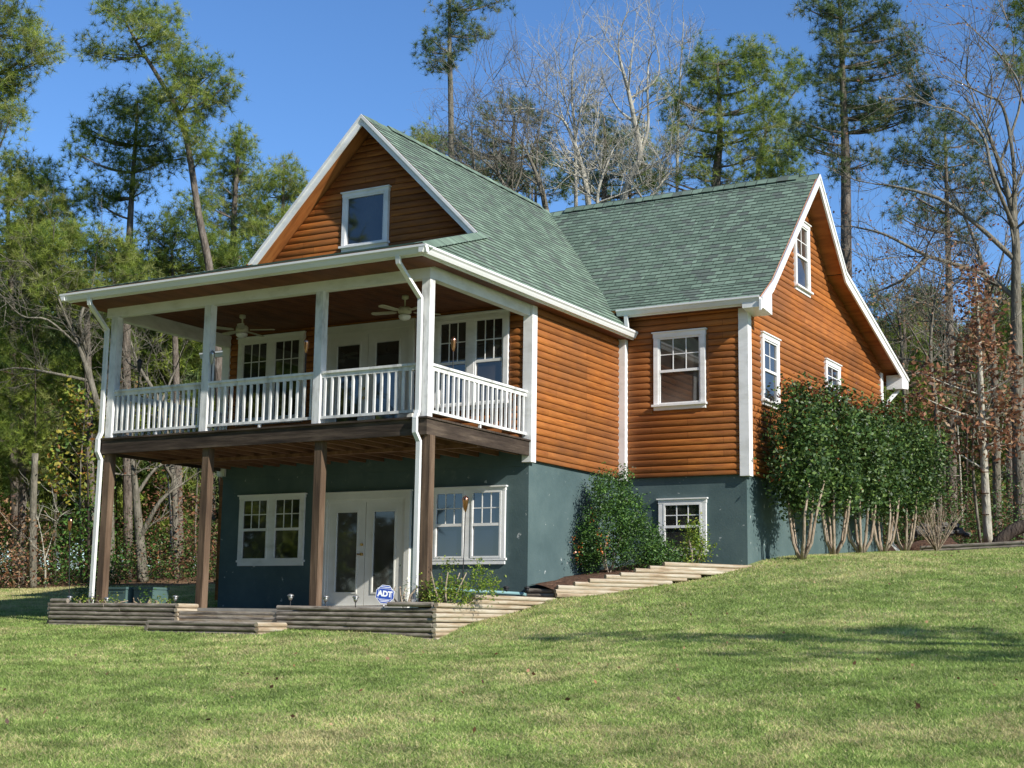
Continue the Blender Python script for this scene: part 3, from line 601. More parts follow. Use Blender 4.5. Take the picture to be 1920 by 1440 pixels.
# ---- deck
mb=MB()
mb.box(HX0+.1,-.045,2.665,HX1+.03,-.0,2.915); mb.box(HX1-.012,0.0,2.665,HX1+.03,HY-.07,2.915); mb.box(HX0,0.0,2.665,HX0+.04,HY-.07,2.915)
dk=mb.build('deck',M['dark_board'],house)
mb=MB()
for i in range(24):
    yy=-.075+i*.14; mb.box(HX0-.0,yy,2.918,HX1+.055,yy+.133,2.948)
mb.build('deck_boards',M['dark_board'],dk)
mb=MB()
for i in range(17):
    x=HX0+.2+i*.415; mb.box(x,.003,2.70,x+.045,HY,2.914)
mb.box(HX0+.05,1.55,2.64,HX1-.02,1.64,2.699)
mb.build('joists',M['deck_under'],dk)
mb=MB(); mb.box(HX0+.05,.004,2.905,HX1-.02,HY,2.916); mb.build('deck_underside',M['deck_under'],dk)
for x in (-6.98,-4.64,-2.21,-.09):
    mb=MB(); mb.box(x,.02,-.12,x+.145,.165,2.664); mb.build('porch_post',M['brown_post'],house,label='brown bare timber post below the deck')
UPX=[-6.98,-4.73,-2.28,-.15]
for x in UPX:
    mb=MB(); mb.box(x,-.0,2.949,x+.15,.15,5.189); mb.build('porch_post',M['rail'],house,label='white painted post above the deck')
# railings
def railing(p,q,n,perp):
    p=np.array(p,float);q=np.array(q,float);d=unit(q-p);L=np.linalg.norm(q-p);pv=np.array(perp,float)
    mb=MB(); mb.extr([(-.045,0),(.045,0),(.045,.04),(-.045,.04)],p+[0,0,3.79],q+[0,0,3.79],pv,(0,0,1)); mb.extr([(-.02,0),(.02,0),(.02,-.07),(-.02,-.07)],p+[0,0,3.79],q+[0,0,3.79],pv,(0,0,1))
    mb.extr([(-.03,0),(.03,0),(.03,.045),(-.03,.045)],p+[0,0,3.035],q+[0,0,3.035],pv,(0,0,1))
    if L>2: m=(p+q)/2; mb.box(m[0]-.02,m[1]-.02,2.948,m[0]+.02,m[1]+.02,3.034)
    r=mb.build('railing',M['rail'],house)
    for i in range(n):
        c=p+d*L*(i+.5)/n+rng.normal(size=3)*[.003,.003,0]; b=MB(); b.box(c[0]-.019,c[1]-.019,3.08,c[0]+.019,c[1]+.019,3.72); b.build('baluster',M['rail'],r)
for a,b in zip(UPX[:-1],UPX[1:]): railing((a+.15,.06,0),(b,.06,0),14 if a>-3 else 16,(0,1,0))
railing((-.06,.15,0),(-.06,HY-.07,0),20,(1,0,0)); railing((HX0+.06,.15,0),(HX0+.06,HY-.07,0),20,(1,0,0))
# ------------------------------------------------------------------ patio, planters, timbers
mb=MB(); mb.box(-7.6,-.02,-.4,.50,3.33,-.06); tag(mb.build('patio',M['concrete']),kind='structure')
def timber(p,q,mat,parent,r=.038,flatness=1.0):
    mb=MB(); pr=[]
    for i in range(12):
        t=2*PI*(i+.5)/12; a=r*1.05*math.cos(t); b=r*math.sin(t); b=max(-r*.94,min(r*.94,b*1.04)); pr.append((a,b))
    p=np.array(p,float);q=np.array(q,float); d=unit(q-p); s=unit(np.cross(d,[0,0,1.0])); k=rng.normal(size=3)*.009; k[2]*=.5
    mb.extr(pr,p+k,q+k*.5,s,np.cross(s,d)); return mb.build('timber',mat,parent,smooth=False)
def row(p,q,z0,z1,step,mat,parent,breaks=True,ext=0):
    p=np.array(p,float);q=np.array(q,float);L=np.linalg.norm(q-p);d=(q-p)/L; z=z0; i=0
    while z<=z1+1e-6:
        cuts=[0]+([rng.uniform(.35,.65)*L] if breaks and L>2 else [])+[L]
        for a,b in zip(cuts[:-1],cuts[1:]): timber((*(p+d*(a+.004)),z),(*(p+d*(b-.004)),z),mat,parent)
        z+=step; i+=1
ST=.0735
mbx=MB(); mbx.box(HX0+.035,HY-.004,2.5,-.128,HY+.05,2.905); mbx.build('foundation',M['stucco'],house)
rw=empty('retaining_wall',(0,-.45,-.5),'weathered landscape timber planter wall around the front right corner post','retaining wall')
row((-2.46,-.45),(.50,-.45),-.50,0.01,ST,M['timber'],rw)
timber((-.3,-.47,.03),(.50,-.47,.03),M['timber'],rw)
for k in range(8): timber((.545,-.49,-.50+k*ST),(.56,min(3.3,1.0+k*.45),-.50+k*ST),M['timber_light'],rw)
for k in range(8,10): timber((.55,.45+.1*(k-8),-.50+k*ST),(.62,3.2,-.50+k*ST),M['timber_light'],rw)
# soil in that planter
mb=MB(); mb.add([(-2.4,-.44,-.02),(.52,-.44,.0),(.55,3.2,.13),(.0,3.32,.2),(-.1,.2,.03),(-2.4,.0,-.02)],[(0,1,2,3,4,5)]); mb.build('soil',M['mulch'],rw)
# stepped diagonal wall up to the wing corner
sw=empty('timber_steps',(1.5,4.6,.3),'landscape timbers in a sunlit pale colour stepping up the slope to the wing corner','retaining wall')
p0=np.array([.65,3.1]);p1=np.array([2.72,6.72]);LBC=np.linalg.norm(p1-p0);dBC=(p1-p0)/LBC
for k in range(11):
    s0=.05+k*LBC*.5/8*1.0-.1; zk=.24+k*.066
    s0=max(0,(zk-.36)/(.81-.36)*(5.06-3.19)/dBC[1]) if zk>.36 else 0
    s1=s0+1.75 if k<7 else LBC+.12
    a=p0+dBC*s0;b=p0+dBC*min(s1+.0,LBC+.1)
    if zk<.86: timber((*a,zk),(*b,zk),M['timber_light'],sw,r=.040)
for k in range(3): timber((.02,3.22,.16+k*.075),(.58+.0*k,3.22,.16+k*.075),M['timber'],sw)
mb=MB(); n=8; vs=[];fs=[]
for i in range(n+1):
    t=i/n; a=p0+(p1-p0)*t; zt=.32+ t*.52; base=np.array([0.0,3.26+t*(3.75)]); 
    zwall=.40+t*.50
    for j in range(6):
        s=j/5; pt=base*(1-s)+a*s; vs.append((pt[0],pt[1],zwall*(1-s)+(zt)*s+.05*math.sin(s*PI)+rng.normal()*.012))
fs=[(i*6+j,(i+1)*6+j,(i+1)*6+j+1,i*6+j+1) for i in range(n) for j in range(5)]
mb.add(vs,fs); tag(mb.build('mulch_bed',M['mulch']),kind='structure')
# left planter
lp=empty('retaining_wall',(-6,-.5,-.45),'weathered timber planter box in front of the left porch post','retaining wall')
row((-7.56,-.47),(-4.62,-.45),-.40,-.02,ST,M['timber'],lp)
timber((-7.56,-.47,.04),(-7.15,-.47,.04),M['timber'],lp)
for k in range(6): timber((-4.58,-.49,-.40+k*ST),(-4.58,.0,-.40+k*ST),M['timber_light'],lp); timber((-7.58,-.49,-.40+k*ST),(-7.58,1.6,-.40+k*ST),M['timber'],lp)
mb=MB(); mb.box(-7.54,-.44,-.42,-4.62,-.02,-.03); mb.build('soil',M['mulch'],lp)
# centre step
cs=empty('timber_step',(-3.4,-1,-.45),'low timber step box in front of the patio opening','step')
row((-4.55,-1.15),(-2.30,-1.15),-.46,-.30,ST,M['timber'],cs,breaks=False)
for k in range(3): timber((-2.27,-1.19,-.46+k*ST),(-2.27,-.42,-.46+k*ST),M['timber_light'],cs); timber((-4.56,-1.19,-.46+k*ST),(-4.56,-.42,-.46+k*ST),M['timber'],cs)
mb=MB(); mb.box(-4.53,-1.12,-.5,-2.30,-.42,-.285); mb.build('gravel_fill',M['concrete'],cs)
row((-4.56,-.42),(-2.44,-.42),-.44,-.14,ST,M['timber'],cs,breaks=False)
mb=MB(); mb.box(-4.54,-.455,-.42,-2.46,-.04,-.115); mb.build('patio_border',M['timber_light'],cs)
# far edging on the hill crest
eg=empty('lawn_edging',(9,16.7,1.6),'long timber edging along the lawn crest behind the hedge','edging')
pe=[(3.4,16.6),(5.8,16.6),(8.2,16.7),(10.6,16.7),(13,16.8),(15.4,16.8),(17.8,16.9)]
for a,b in zip(pe[:-1],pe[1:]):
    for k in range(2): timber((*a,g1(*a)+.03+k*.09),(*b,g1(*b)+.03+k*.09),M['timber'],eg,r=.046)
# teal drain pipe
mb=MB(); mb.tube([(-.55,1.2,.30),(-.02,3.12,.26),(.02,3.2,.24)],.030,10); tag(mb.build('drain_pipe',M['pipe'],smooth=True),'pale teal drain pipe sloping along the planter to the house corner','pipe')
# ------------------------------------------------------------------ small things
def utility(x,y,w_,label):
    o=empty('utility_box',(x+w_/2,y+.2,-.06),label,'utility box',None)
    mb=MB(); mb.box(x,y,-.06,x+w_,y+.42,.26); mb.build('cabinet',M['utility'],o)
    mb=MB(); mb.box(x-.015,y-.015,.26,x+w_+.015,y+.435,.30); mb.build('lid',M['utility'],o)
    mb=MB(); mb.box(x+.04,y-.008,.20,x+w_-.04,y,.23); mb.build('hinge_strip',M['utility'],o)
utility(-7.25,.55,.46,'dull green plastic box right beside the left downspout')
utility(-6.66,.62,.44,'dull green plastic box between the left post and second post')
def fan(c,label,rot):
    o=empty('ceiling_fan',(c[0],c[1],5.42),label,'ceiling fan','ceiling fans under the porch roof')
    z=5.42
    mb=MB(); mb.lathe((c[0],c[1],z-.34),[(.02,.34),(.06,.335),(.06,.28),(.015,.26),(.015,.14),(.09,.13),(.12,.10),(.12,.03),(.08,0),(.05,-.01)][::-1]); mb.build('motor',M['fan'],o,smooth=True)
    mb=MB(); mb.lathe((c[0],c[1],z-.45),[(.02,0),(.08,.02),(.11,.06),(.11,.09),(.05,.10)]); mb.build('lamp_shade',M['trim'],o,smooth=True)
    for i in range(5):
        t=rot+2*PI*i/5; d=np.array([math.cos(t),math.sin(t),0]); s=np.array([-d[1],d[0],.12]); cc=np.array([c[0],c[1],z-.29]); mb=MB()
        A=[cc+d*.16-s*.02,cc+d*.22-s*.055,cc+d*.60-s*.065,cc+d*.64-s*.03,cc+d*.64+s*.03,cc+d*.60+s*.065,cc+d*.22+s*.055,cc+d*.16+s*.02]
        mb.add(A+[a-np.array([0,0,.012]) for a in A],[tuple(range(8)),tuple(range(15,7,-1))]+[(k,k+8,(k+1)%8+8,(k+1)%8) for k in range(8)]); mb.build('blade',M['fan'],o)
fan((-5.38,1.75),'cream ceiling fan left of the middle porch post',.35); fan((-1.68,1.75),'cream ceiling fan beside the corner downspout',.8)
def torch(base,h,label,mat='copper',lean=(0,0),hd=.085):
    b=np.array(base,float); t=b+np.array([lean[0],lean[1],h]); o=empty('garden_torch',b,label,'torch')
    mb=MB(); mb.tube([b,t],.009,6); mb.build('pole',M['blackmetal'],o)
    mb=MB(); mb.lathe(tuple(t),[(.012,0),(.03,.05),(hd*.55,.17),(hd*.62,.20),(hd*.5,.215),(hd*.3,.235),(.012,.25)],12); mb.build('torch_head',M[mat],o,smooth=True)
torch((.62,.15,.05),1.40,'copper garden torch standing in the planter before the lower right window',lean=(.03,0))
torch((-.06,.82,3.83),.30,'copper torch fixed to the right porch rail')
torch((-2.46,.02,3.83),.33,'copper torch on the front rail left of the middle post')
torch((-4.54,.04,3.83),.30,'grey metal torch on the front rail beside the second post',mat='silver')
torch((-6.30,.08,3.83),.30,'black metal torch on the front rail near the left post',mat='blackmetal')
torch((-7.40,-.2,-.05),1.32,'copper garden torch in the bed left of the left downspout',lean=(-.1,0))
def solar(x,y,z,label,mat='silver'):
    o=empty('path_light',(x,y,z),label,'path light','solar path lights')
    mb=MB(); mb.tube([(x,y,z-.06),(x,y,z+.03)],.008,6); mb.build('stake',M['blackmetal'],o)
    mb=MB(); mb.lathe((x,y,z+.02),[(.018,0),(.030,.03),(.040,.065),(.034,.07)],10); mb.build('lens',M[mat],o,smooth=True)
    mb=MB(); mb.lathe((x,y,z+.09),[(.055,0),(.052,.015),(.03,.03),(.01,.036)],10); mb.build('cap',M[mat],o,smooth=True)
solar(-7.34,-.25,.0,'small solar path light at the far left end of the planter')
solar(-6.80,-.25,-.0,'small solar path light just left of the left downspout base'); solar(-6.38,-.3,-.02,'small solar path light in front of the green box')
solar(-4.72,-.38,.02,'small solar path light on the left planter end beside the second post')
solar(-2.27,-.38,.05,'small solar path light at the left end of the right planter')
solar(-1.57,-.38,.03,'small solar path light before the left french door'); solar(-.99,-.38,.03,'small solar path light before the door handles')
solar(-.12,2.75,.26,'black solar path light by the teal wall below the window','blackmetal'); solar(.12,3.05,.26,'black solar path light at the teal house corner','blackmetal')
# yard sign
sg=empty('yard_sign',(-.47,-.3,-.02),'blue octagonal security yard sign reading ADT on a white stake','sign')
sc=np.array([-.468,-.34,.175]); vx=unit(np.array([.87,.42,-.10])); vz=unit(np.array([.10,-.0,1.0])-vx*np.dot([.10,0,1.0],vx)); vn=unit(np.cross(vx,vz))
def octo(rr,d0,d1,mat,nm):
    mb=MB(); A=[sc+vn*d0+(vx*math.cos(PI/8+k*PI/4)+vz*math.sin(PI/8+k*PI/4))*rr for k in range(8)]; B=[a+vn*(d1-d0) for a in A]
    mb.add(A+B,[tuple(range(7,-1,-1)),tuple(range(8,16))]+[(k,(k+1)%8,(k+1)%8+8,k+8) for k in range(8)]); mb.build(nm,M[mat],sg)
octo(.152,-.004,.004,'signwhite','sign_panel'); octo(.144,.004,.0055,'signblue','sign_face')
mb=MB()
for a,b in ((.085,.090),(-.075,-.070)):
    A=[sc+vn*.0065+vx*x+vz*z for x,z in ((-.125,a),(.125,a),(.125,b),(-.125,b))]; mb.add(A,[(0,1,2,3)])
for x in (-.105,.100):
    A=[sc+vn*.0065+vx*(x+dx)+vz*z for dx,z in ((0,-.07),(.005,-.07),(.005,.085),(0,.085))]; mb.add(A,[(0,1,2,3)])
mb.build('sign_lines',M['signwhite'],sg)
def text(body,size,cz,parent,mat,off=.0075,bold=.006,xs=1.0):
    cu=bpy.data.curves.new('txt','FONT'); cu.body=body; cu.size=size; cu.align_x='CENTER'; cu.align_y='CENTER'; cu.offset=bold; cu.extrude=.0005
    to=bpy.data.objects.new('txt',cu); COL.objects.link(to); bpy.context.view_layer.update()
    me=bpy.data.meshes.new_from_object(to.evaluated_get(bpy.context.evaluated_depsgraph_get())); bpy.data.objects.remove(to)
    c=sc+vn*off+vz*cz
    me.transform(Matrix(((vx[0]*xs,vz[0],vn[0],c[0]),(vx[1]*xs,vz[1],vn[1],c[1]),(vx[2]*xs,vz[2],vn[2],c[2]),(0,0,0,1)))); me.materials.clear(); me.materials.append(M[mat]); return link('sign_lettering',me,parent)
text('ADT',.115,.006,sg,'signwhite',xs=.95)
mb=MB()
for z,w_ in ((.105,.07),(-.095,.08),(-.115,.06)):
    A=[sc+vn*.0065+vx*x+vz*(z+dz) for x,dz in ((-w_,0),(w_,0),(w_,.010),(-w_,.010))]; mb.add(A,[(0,1,2,3)])
mb.build('sign_small_print',M['signwhite'],sg)
mb=MB(); mb.tube([sc-vz*.12-vn*.012,sc-vz*.30-vn*.012],.010,6); mb.build('stake',M['signwhite'],sg)
# ------------------------------------------------------------------ vegetation
def stems_to(mb,base,n,h,sp,r,curve=.3,mi=0):
    for i in range(n):
        a=2*PI*i/n+rng.uniform(-.4,.4); d=np.array([math.cos(a),math.sin(a),0]); k=rng.uniform(.5,1.1)*sp
        pts=[base+d*.02,base+d*k*.55+[0,0,h*.22],base+d*k*.8+[0,0,h*.55],base+d*k+[rng.normal()*.05,rng.normal()*.05,h]]
        mb.tube(pts,[r*1.2,r,r*.85,r*.6],6,mi)
def ellips(n,c,r,shell=.55):
    d=unit(rng.normal(size=(n,3))); k=(shell+(1-shell)*rng.random((n,1)))**.6
    return np.asarray(c)+d*k*np.asarray(r)
def bushmesh(parent,name,masses,dens,size,mats,probs,asp=.5,shell=.4,topred=None,droop=0.0):
    C=[];MI=[]
    for c,r in masses:
        n=int(dens*(r[0]*r[1]*r[2])**(2/3)); p=ellips(n,c,r,shell)
        # clumpy: pull leaves towards twig centres
        kk=max(6,n//22); tw=ellips(kk,c,r,shell); idx=rng.integers(0,kk,n); p=np.where(rng.random((n,1))<.65,tw[idx]+rng.normal(size=(n,3))*size*1.6,p)
        C.append(p); mi=rng.choice(len(mats),n,p=probs)
        if topred is not None: mi=np.where((p[:,2]>topred)&(rng.random(n)<.22),3,mi)
        MI.append(mi)
    C=np.concatenate(C);MI=np.concatenate(MI); return np_mesh(name,leaves(C,size,asp,droop),4,MI,mats,parent)
# hedge of five tree-form shrubs along the wing
HP=[(3.40,7.80,1.38,'first clipped evergreen shrub, nearest the white house corner'),(3.42,9.75,1.2,'second clipped evergreen shrub from the white house corner'),(3.40,11.7,1.25,'middle clipped evergreen shrub of the five by the wing'),(3.38,13.4,1.3,'fourth clipped evergreen shrub, before the gable end'),(3.40,15.2,1.5,'last clipped evergreen shrub, farthest from the corner by the downspout')]
for i,(x,y,rr,lab) in enumerate(HP):
    z=g1(x,y)-.03; o=empty('hedge_shrub',(x,y,z),lab,'shrub','clipped shrubs along the wing')
    mb=MB(); stems_to(mb,np.array([x,y,z]),6,1.5,.42,.032); mb.build('trunk',M['shrubbark'],o,smooth=True)
    tp=(0,.08,-.12,.05,.0)[i]; ms=[((x,y,z+1.9),(.62,.68,1.10)),((x+.06,y-.06,z+2.62+tp),(.55,.60,.76)),((x-.05,y+.2,z+1.45),(.55,.60,.60)),((x+.1,y-.2,z+1.6),(.48,.46,.6)),((x,y+.05,z+3.12+tp),(.34,.36,.34))]
    if i==4: ms.append(((x+.35,y+.5,z+2.2),(.7,.8,1.0)))
    bushmesh(o,'foliage',ms,5200,.092,LG,[.34,.40,.252,.008],.55,.30,topred=z+3.05)
# bare shrub on the crest
def bare_shrub(pos,h,n,lab,sp=.8,mat='shrubbark'):
    o=empty('bare_shrub',pos,lab,'shrub'); mb=MB(); b=np.array(pos,float)
    for i in range(n):
        a=rng.uniform(0,2*PI); d=np.array([math.cos(a),math.sin(a),0])*rng.uniform(.1,1)*sp; hh=h*rng.uniform(.6,1); p2=b+d*.5+[0,0,hh*.5]; p3=b+d+[0,0,hh]
        mb.tube([b,p2,p3],[.014,.010,.004],4)
        for k in range(3):
            t=rng.uniform(.3,.9); s=b+(p3-b)*t; e=s+rng.normal(size=3)*[.12,.12,.05]+[0,0,.25*hh]; mb.tube([s,e],[.006,.003],3)
    mb.build('branches',M[mat],o)
px_=at(1757,1036,34.0); bare_shrub((px_[0],px_[1],g1(px_[0],px_[1])),1.15,30,'leafless shrub with upright pale twigs beside the last hedge shrub')
# berry bush in the corner and its neighbours
def simplebush(nm,pos,masses,dens,size,mats,probs,lab,cat='shrub',stem=5,mat='shrubbark',h=.8,asp=.5,droop=0,sr=.015):
    o=empty(nm,pos,lab,cat); mb=MB(); stems_to(mb,np.array(pos,float),stem,h,.25,sr); mb.build('stems',M[mat],o)
    return bushmesh(o,'foliage',[((pos[0]+a,pos[1]+b,pos[2]+c),r) for a,b,c,r in masses],dens,size,mats,probs,asp,.3,None,droop)
simplebush('berry_bush',(.55,5.35,.68),[(-.05,0,.75,(.52,.6,.7)),(0,.1,1.40,(.40,.5,.50)),(.45,.3,.55,(.50,.5,.5)),(.35,.2,1.1,(.35,.4,.45)),(-.35,-.1,.45,(.40,.4,.4)),(.75,.55,.35,(.40,.4,.3)),(-.25,.05,1.62,(.13,.15,.28)),(.25,.1,1.75,(.12,.15,.26))],15000,.050,LH,[.30,.38,.32,0],'large dark berry bush in the corner between house and wing')
C_=[];
for c in ((.25,4.75,1.15),(.62,4.8,1.35),(.75,4.85,1.2),(.30,4.6,.92),(.10,4.8,1.30),(.66,4.8,1.10),(.48,4.8,1.75)): C_.append(np.array(c)+rng.normal(size=(13,3))*[.035,.035,.08])
C_=np.concatenate(C_); fo=[o for o in bpy.data.objects if o.name.startswith('foliage') and o.parent and o.parent.name=='berry_bush'][0]
np_mesh('berries',leaves(C_,.034,1.0),4,np.zeros(len(C_)),[LH[3]],fo.parent)['kind']='stuff'
simplebush('light_green_bush',(1.68,6.62,.84),[(0,0,.35,(.27,.22,.36)),(.0,0,.68,(.17,.15,.28)),(-.22,0,.22,(.2,.2,.2)),(.2,.0,.3,(.16,.15,.25))],9000,.055,LL,[.34,.3,.3,.06],'bright green bush before the small basement window',h=.5)
simplebush('dark_green_bush',(1.15,6.25,.82),[(0,0,.22,(.34,.3,.27)),(-.1,0,.5,(.2,.2,.22)),(.3,.1,.15,(.2,.2,.16))],12000,.05,LH,[.35,.4,.24,.01],'low dark bush between the berry bush and basement window',h=.4)
simplebush('planter_shrub',(.40,.05,.02),[(-.20,0,.20,(.26,.25,.22)),(.15,.15,.22,(.24,.24,.2)),(.38,.3,.48,(.13,.13,.28)),(-.02,.1,.52,(.10,.1,.22)),(.02,0,.12,(.36,.25,.14)),(.48,.5,.3,(.2,.2,.15))],12000,.048,LL,[.36,.26,.30,.08],'yellow green shrub in the planter beside the corner post',h=.5)
simplebush('variegated_shrub',(-.22,-.16,.0),[(.03,0,.16,(.09,.09,.2)),(.06,0,.36,(.05,.05,.14))],5200,.055,LS,[.35,.3,.3,.05],'silvery variegated shrub at the foot of the corner downspout',h=.3,asp=.35)
for (x,w_,lab) in ((-7.0,.30,'low straw coloured plant at the left end of the planter'),(-6.35,.28,'low straw coloured plant before the green boxes'),(-5.15,.30,'low rounded plant at the right end of the left planter')):
    simplebush('planter_plant',(x,-.25,-.03),[(0,0,.05,(w_,.16,.09))],9000,.04,LL,[.2,.2,.4,.2],lab,'plant',stem=4,h=.08)
simplebush('planter_plant',(-5.6,-.2,-.03),[(0,0,.12,(.12,.1,.13))],7000,.05,LH,[.3,.4,.3,0],'small green plant before the gap between the green boxes','plant',stem=4,h=.12)
# evergreen by left of the patio
p_=at(172,1130,30.0); z_=g1(p_[0],p_[1])
simplebush('round_evergreen',(p_[0],p_[1],z_),[(0,0,.32,(.45,.4,.38)),(.2,0,.2,(.35,.3,.25))],9000,.05,NB,[.5,.4,.1,0],'low dark evergreen left of the porch downspout',h=.3)
# ---- trees
def wpath(px,D,seedj=0): return [at(u,v,D) for u,v in px]
def grounded(path):
    p=path[0].copy(); z=g1(p[0],p[1]); p[2]=z-.05; return p
def smoothpath(pts,k=4):
    pts=[np.array(p,float) for p in pts]; out=[]
    for i in range(len(pts)-1):
        a=pts[max(i-1,0)];b=pts[i];c=pts[i+1];d=pts[min(i+2,len(pts)-1)]
        for j in range(k):
            t=j/k; out.append(.5*((2*b)+(c-a)*t+(2*a-5*b+4*c-d)*t*t+(3*b-a-3*c+d)*t**3))
    out.append(pts[-1]); return out
def nearest(path,p,zoff=0):
    P=np.array(path); d=np.linalg.norm(P-p,axis=1)+np.maximum(0,P[:,2]-(p[2]-zoff))*2.0; return int(np.argmin(d))
def twigs(mb,p,d,L,r,lv,tips,spread=.55,up=.15):
    n=3; pts=[p]; q=p.copy(); dd=d.copy()
    for i in range(n):
        dd=unit(dd+rng.normal(size=3)*.18+np.array([0,0,up*.3])); q=q+dd*L/n; pts.append(q)
    mb.tube(pts,[r,r*.8,r*.6,r*.38],5 if r>.03 else 3,cap=False)
    tips.append(q)
    if lv>0:
        m=4 if lv>1 else 3
        for i in range(m):
            t=rng.uniform(.3,1); k=min(int(t*n),n-1); s=pts[k]+(pts[k+1]-pts[k])*(t*n-k)
            nd=unit(dd+unit(rng.normal(size=3))*spread*1.6+np.array([0,0,up])); twigs(mb,s,nd,L*rng.uniform(.5,.75),r*.55,lv-1,tips,spread,up)
def pine(px,D,masses,r=.22,mats=NE,probs=(.22,.36,.30,.12),lab='pine tree',dens=1.0,nlen=.26,nw=.0130,group='pines around the house',bark='pinebark',name='pine_tree',dj=1.0,nn=26,limbs=1.0,ms=1.0):
    path=wpath(px,D); path[0]=grounded(path); path=smoothpath(path,4); n=len(path)
    o=empty(name,path[0],lab,'tree',group)
    mb=MB(); rad=[r*(1-.86*i/(n-1))+.01 for i in range(n)]; mb.tube(path,rad,8)
    C=[];Dr=[];MI=[]
    for (u,v,ru,rv) in masses:
        rx,rz=px2m(ru*1.12*ms,D),px2m(rv*1.15*ms,D); ry=rx*.9
        c=at(u,v,D+rng.uniform(-1,1)*dj*rx*1.1)
        nl=max(1,int(round(1.5*limbs)))
        k=nearest(path,c,zoff=.15*np.linalg.norm(c[:2]-path[-1][:2]))
        s=path[k]
        ends=[]
        for l in range(nl):
            e=c+(RT*rng.uniform(-.5,.5)*rx+fw*rng.uniform(-.5,.5)*ry); e[2]=c[2]-rz*.35
            mid=(s+e)/2; mid[2]-=.10*np.linalg.norm(e-s)*rng.uniform(.2,1)
            mb.tube(smoothpath([s,mid,e],3),np.linspace(min(rad[k]*.55,.015+.022*np.linalg.norm(e-s)),.012,7),5,cap=False); ends.append(e)
        nt=max(5,int(dens*24*rx*rz+5))
        pts=ellips(nt,(0,0,0),(1,1,1),.15)
        pts=c+np.outer(pts[:,0],RT)*rx+np.outer(pts[:,1],fw)*ry+np.outer(pts[:,2],[0,0,1])*rz
        for q in pts[::2]:
            e=ends[rng.integers(len(ends))]; mb.tube([e,(e+q)/2-[0,0,.04],q],[.012,.009,.005],3,cap=False)
        outd=unit(pts-(c-np.array([0,0,rz*.8])))
        C.append(pts);Dr.append(outd)
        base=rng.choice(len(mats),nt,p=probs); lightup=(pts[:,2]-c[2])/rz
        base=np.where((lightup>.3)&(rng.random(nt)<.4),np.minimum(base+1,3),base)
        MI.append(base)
    mb.build('trunk',M[bark],o,smooth=True)
    C=np.concatenate(C);Dr=np.concatenate(Dr);MI=np.concatenate(MI)
    # several sub-tufts round every twig end
    sub=8; C2=np.repeat(C,sub,0)+rng.normal(size=(len(C)*sub,3))*.23; D2=unit(np.repeat(Dr,sub,0)+rng.normal(size=(len(C)*sub,3))*.5+[0,0,.35])
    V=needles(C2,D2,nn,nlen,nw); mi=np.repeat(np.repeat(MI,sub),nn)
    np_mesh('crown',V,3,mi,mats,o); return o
def bare(px,D,limbs,r=.16,bark='palebark',lab='bare tree',lv=3,tl=1.6,ntw=7,leafp=None,lsize=.09,group='leafless trees around the house',name='bare_tree',ldens=2,spread=.5,rl=.4):
    path=wpath(px,D); path[0]=grounded(path); path=smoothpath(path,4); n=len(path); o=empty(name,path[0],lab,'tree',group)
    r*=.95; mb=MB(); rad=[r*(1-.82*i/(n-1)) for i in range(n)]; mb.tube(path,rad,8); tips=[]
    allp=[(path,rad)]
    for lp in limbs:
        pl=[at(u,v,D+rng.uniform(-.8,.8)) for u,v in lp]; k=int(np.argmin(np.linalg.norm(np.array(path)-pl[0],axis=1))); pl[0]=path[k] if np.linalg.norm(path[k]-pl[0])<1.5 else pl[0]
        pl=smoothpath(pl,4); r0_=max(.02,rad[k]*.62); rr=list(np.linspace(r0_,r0_*.25,len(pl))); mb.tube(pl,rr,6,cap=False); allp.append((pl,rr))
    for P,R in allp:
        m=len(P); start=int(m*.45) if P is path else int(m*.15)
        for i in range(ntw if P is not path else int(ntw*1.4)):
            k=rng.integers(start,m); dd=unit(P[min(k+1,m-1)]-P[max(k-1,0)]); d=unit(dd*.6+unit(rng.normal(size=3))*.9+np.array([0,0,.25])); twigs(mb,P[k],d,tl*rng.uniform(.5,1.1),max(.013,R[k]*rl),lv-1,tips,spread)
        twigs(mb,P[-1],unit(P[-1]-P[-3]),tl,max(.012,R[-1]*.9),lv-1,tips,spread)
    mb.build('trunk',M[bark],o,smooth=True)
    if leafp:
        T=np.array(tips); T=T[rng.random(len(T))<leafp[0]]; C=np.repeat(T,ldens,0)+rng.normal(size=(len(T)*ldens,3))*.12
        np_mesh('leaves',leaves(C,lsize,.6,.3),4,rng.choice(4,len(C),p=leafp[2]),leafp[1],o)
    return o
def leafy(px,D,masses,r,bark,mats,probs,lab,size=.10,dens=150,name='leafy_tree',group=None,asp=.55,stems=None,cat='tree',limb=True,droop=.2,cl=.22):
    path=wpath(px,D); path[0]=grounded(path); path=smoothpath(path,4); n=len(path); o=empty(name,path[0],lab,cat,group)
    mb=MB(); rad=[r*(1-.8*i/(n-1)) for i in range(n)]; mb.tube(path,rad,7); C=[]
    for (u,v,ru,rv) in masses:
        rx,rz=px2m(ru,D),px2m(rv,D); c=at(u,v,D+rng.uniform(-1,1)*rx); k=nearest(path,c,.2); 
        mb.tube(smoothpath([path[k],(path[k]+c)/2+[0,0,-.05],c],3),np.linspace(max(.012,rad[k]*.4),.008,7),4,cap=False)
        nc=max(9,int(rx*rz*dens/2.2)); cc=c+ellips(nc,(0,0,0),(rx,rx,rz),.2); 
        for q in cc[::2]: mb.tube([c,q],[.008,.004],3,cap=False)
        C.append(np.repeat(cc,12,0)+rng.normal(size=(nc*12,3))*cl)
    mb.build('trunk',M[bark],o,smooth=True); C=np.concatenate(C)
    np_mesh('crown',leaves(C,size,asp,droop),4,rng.choice(4,len(C),p=probs),mats,o); return o
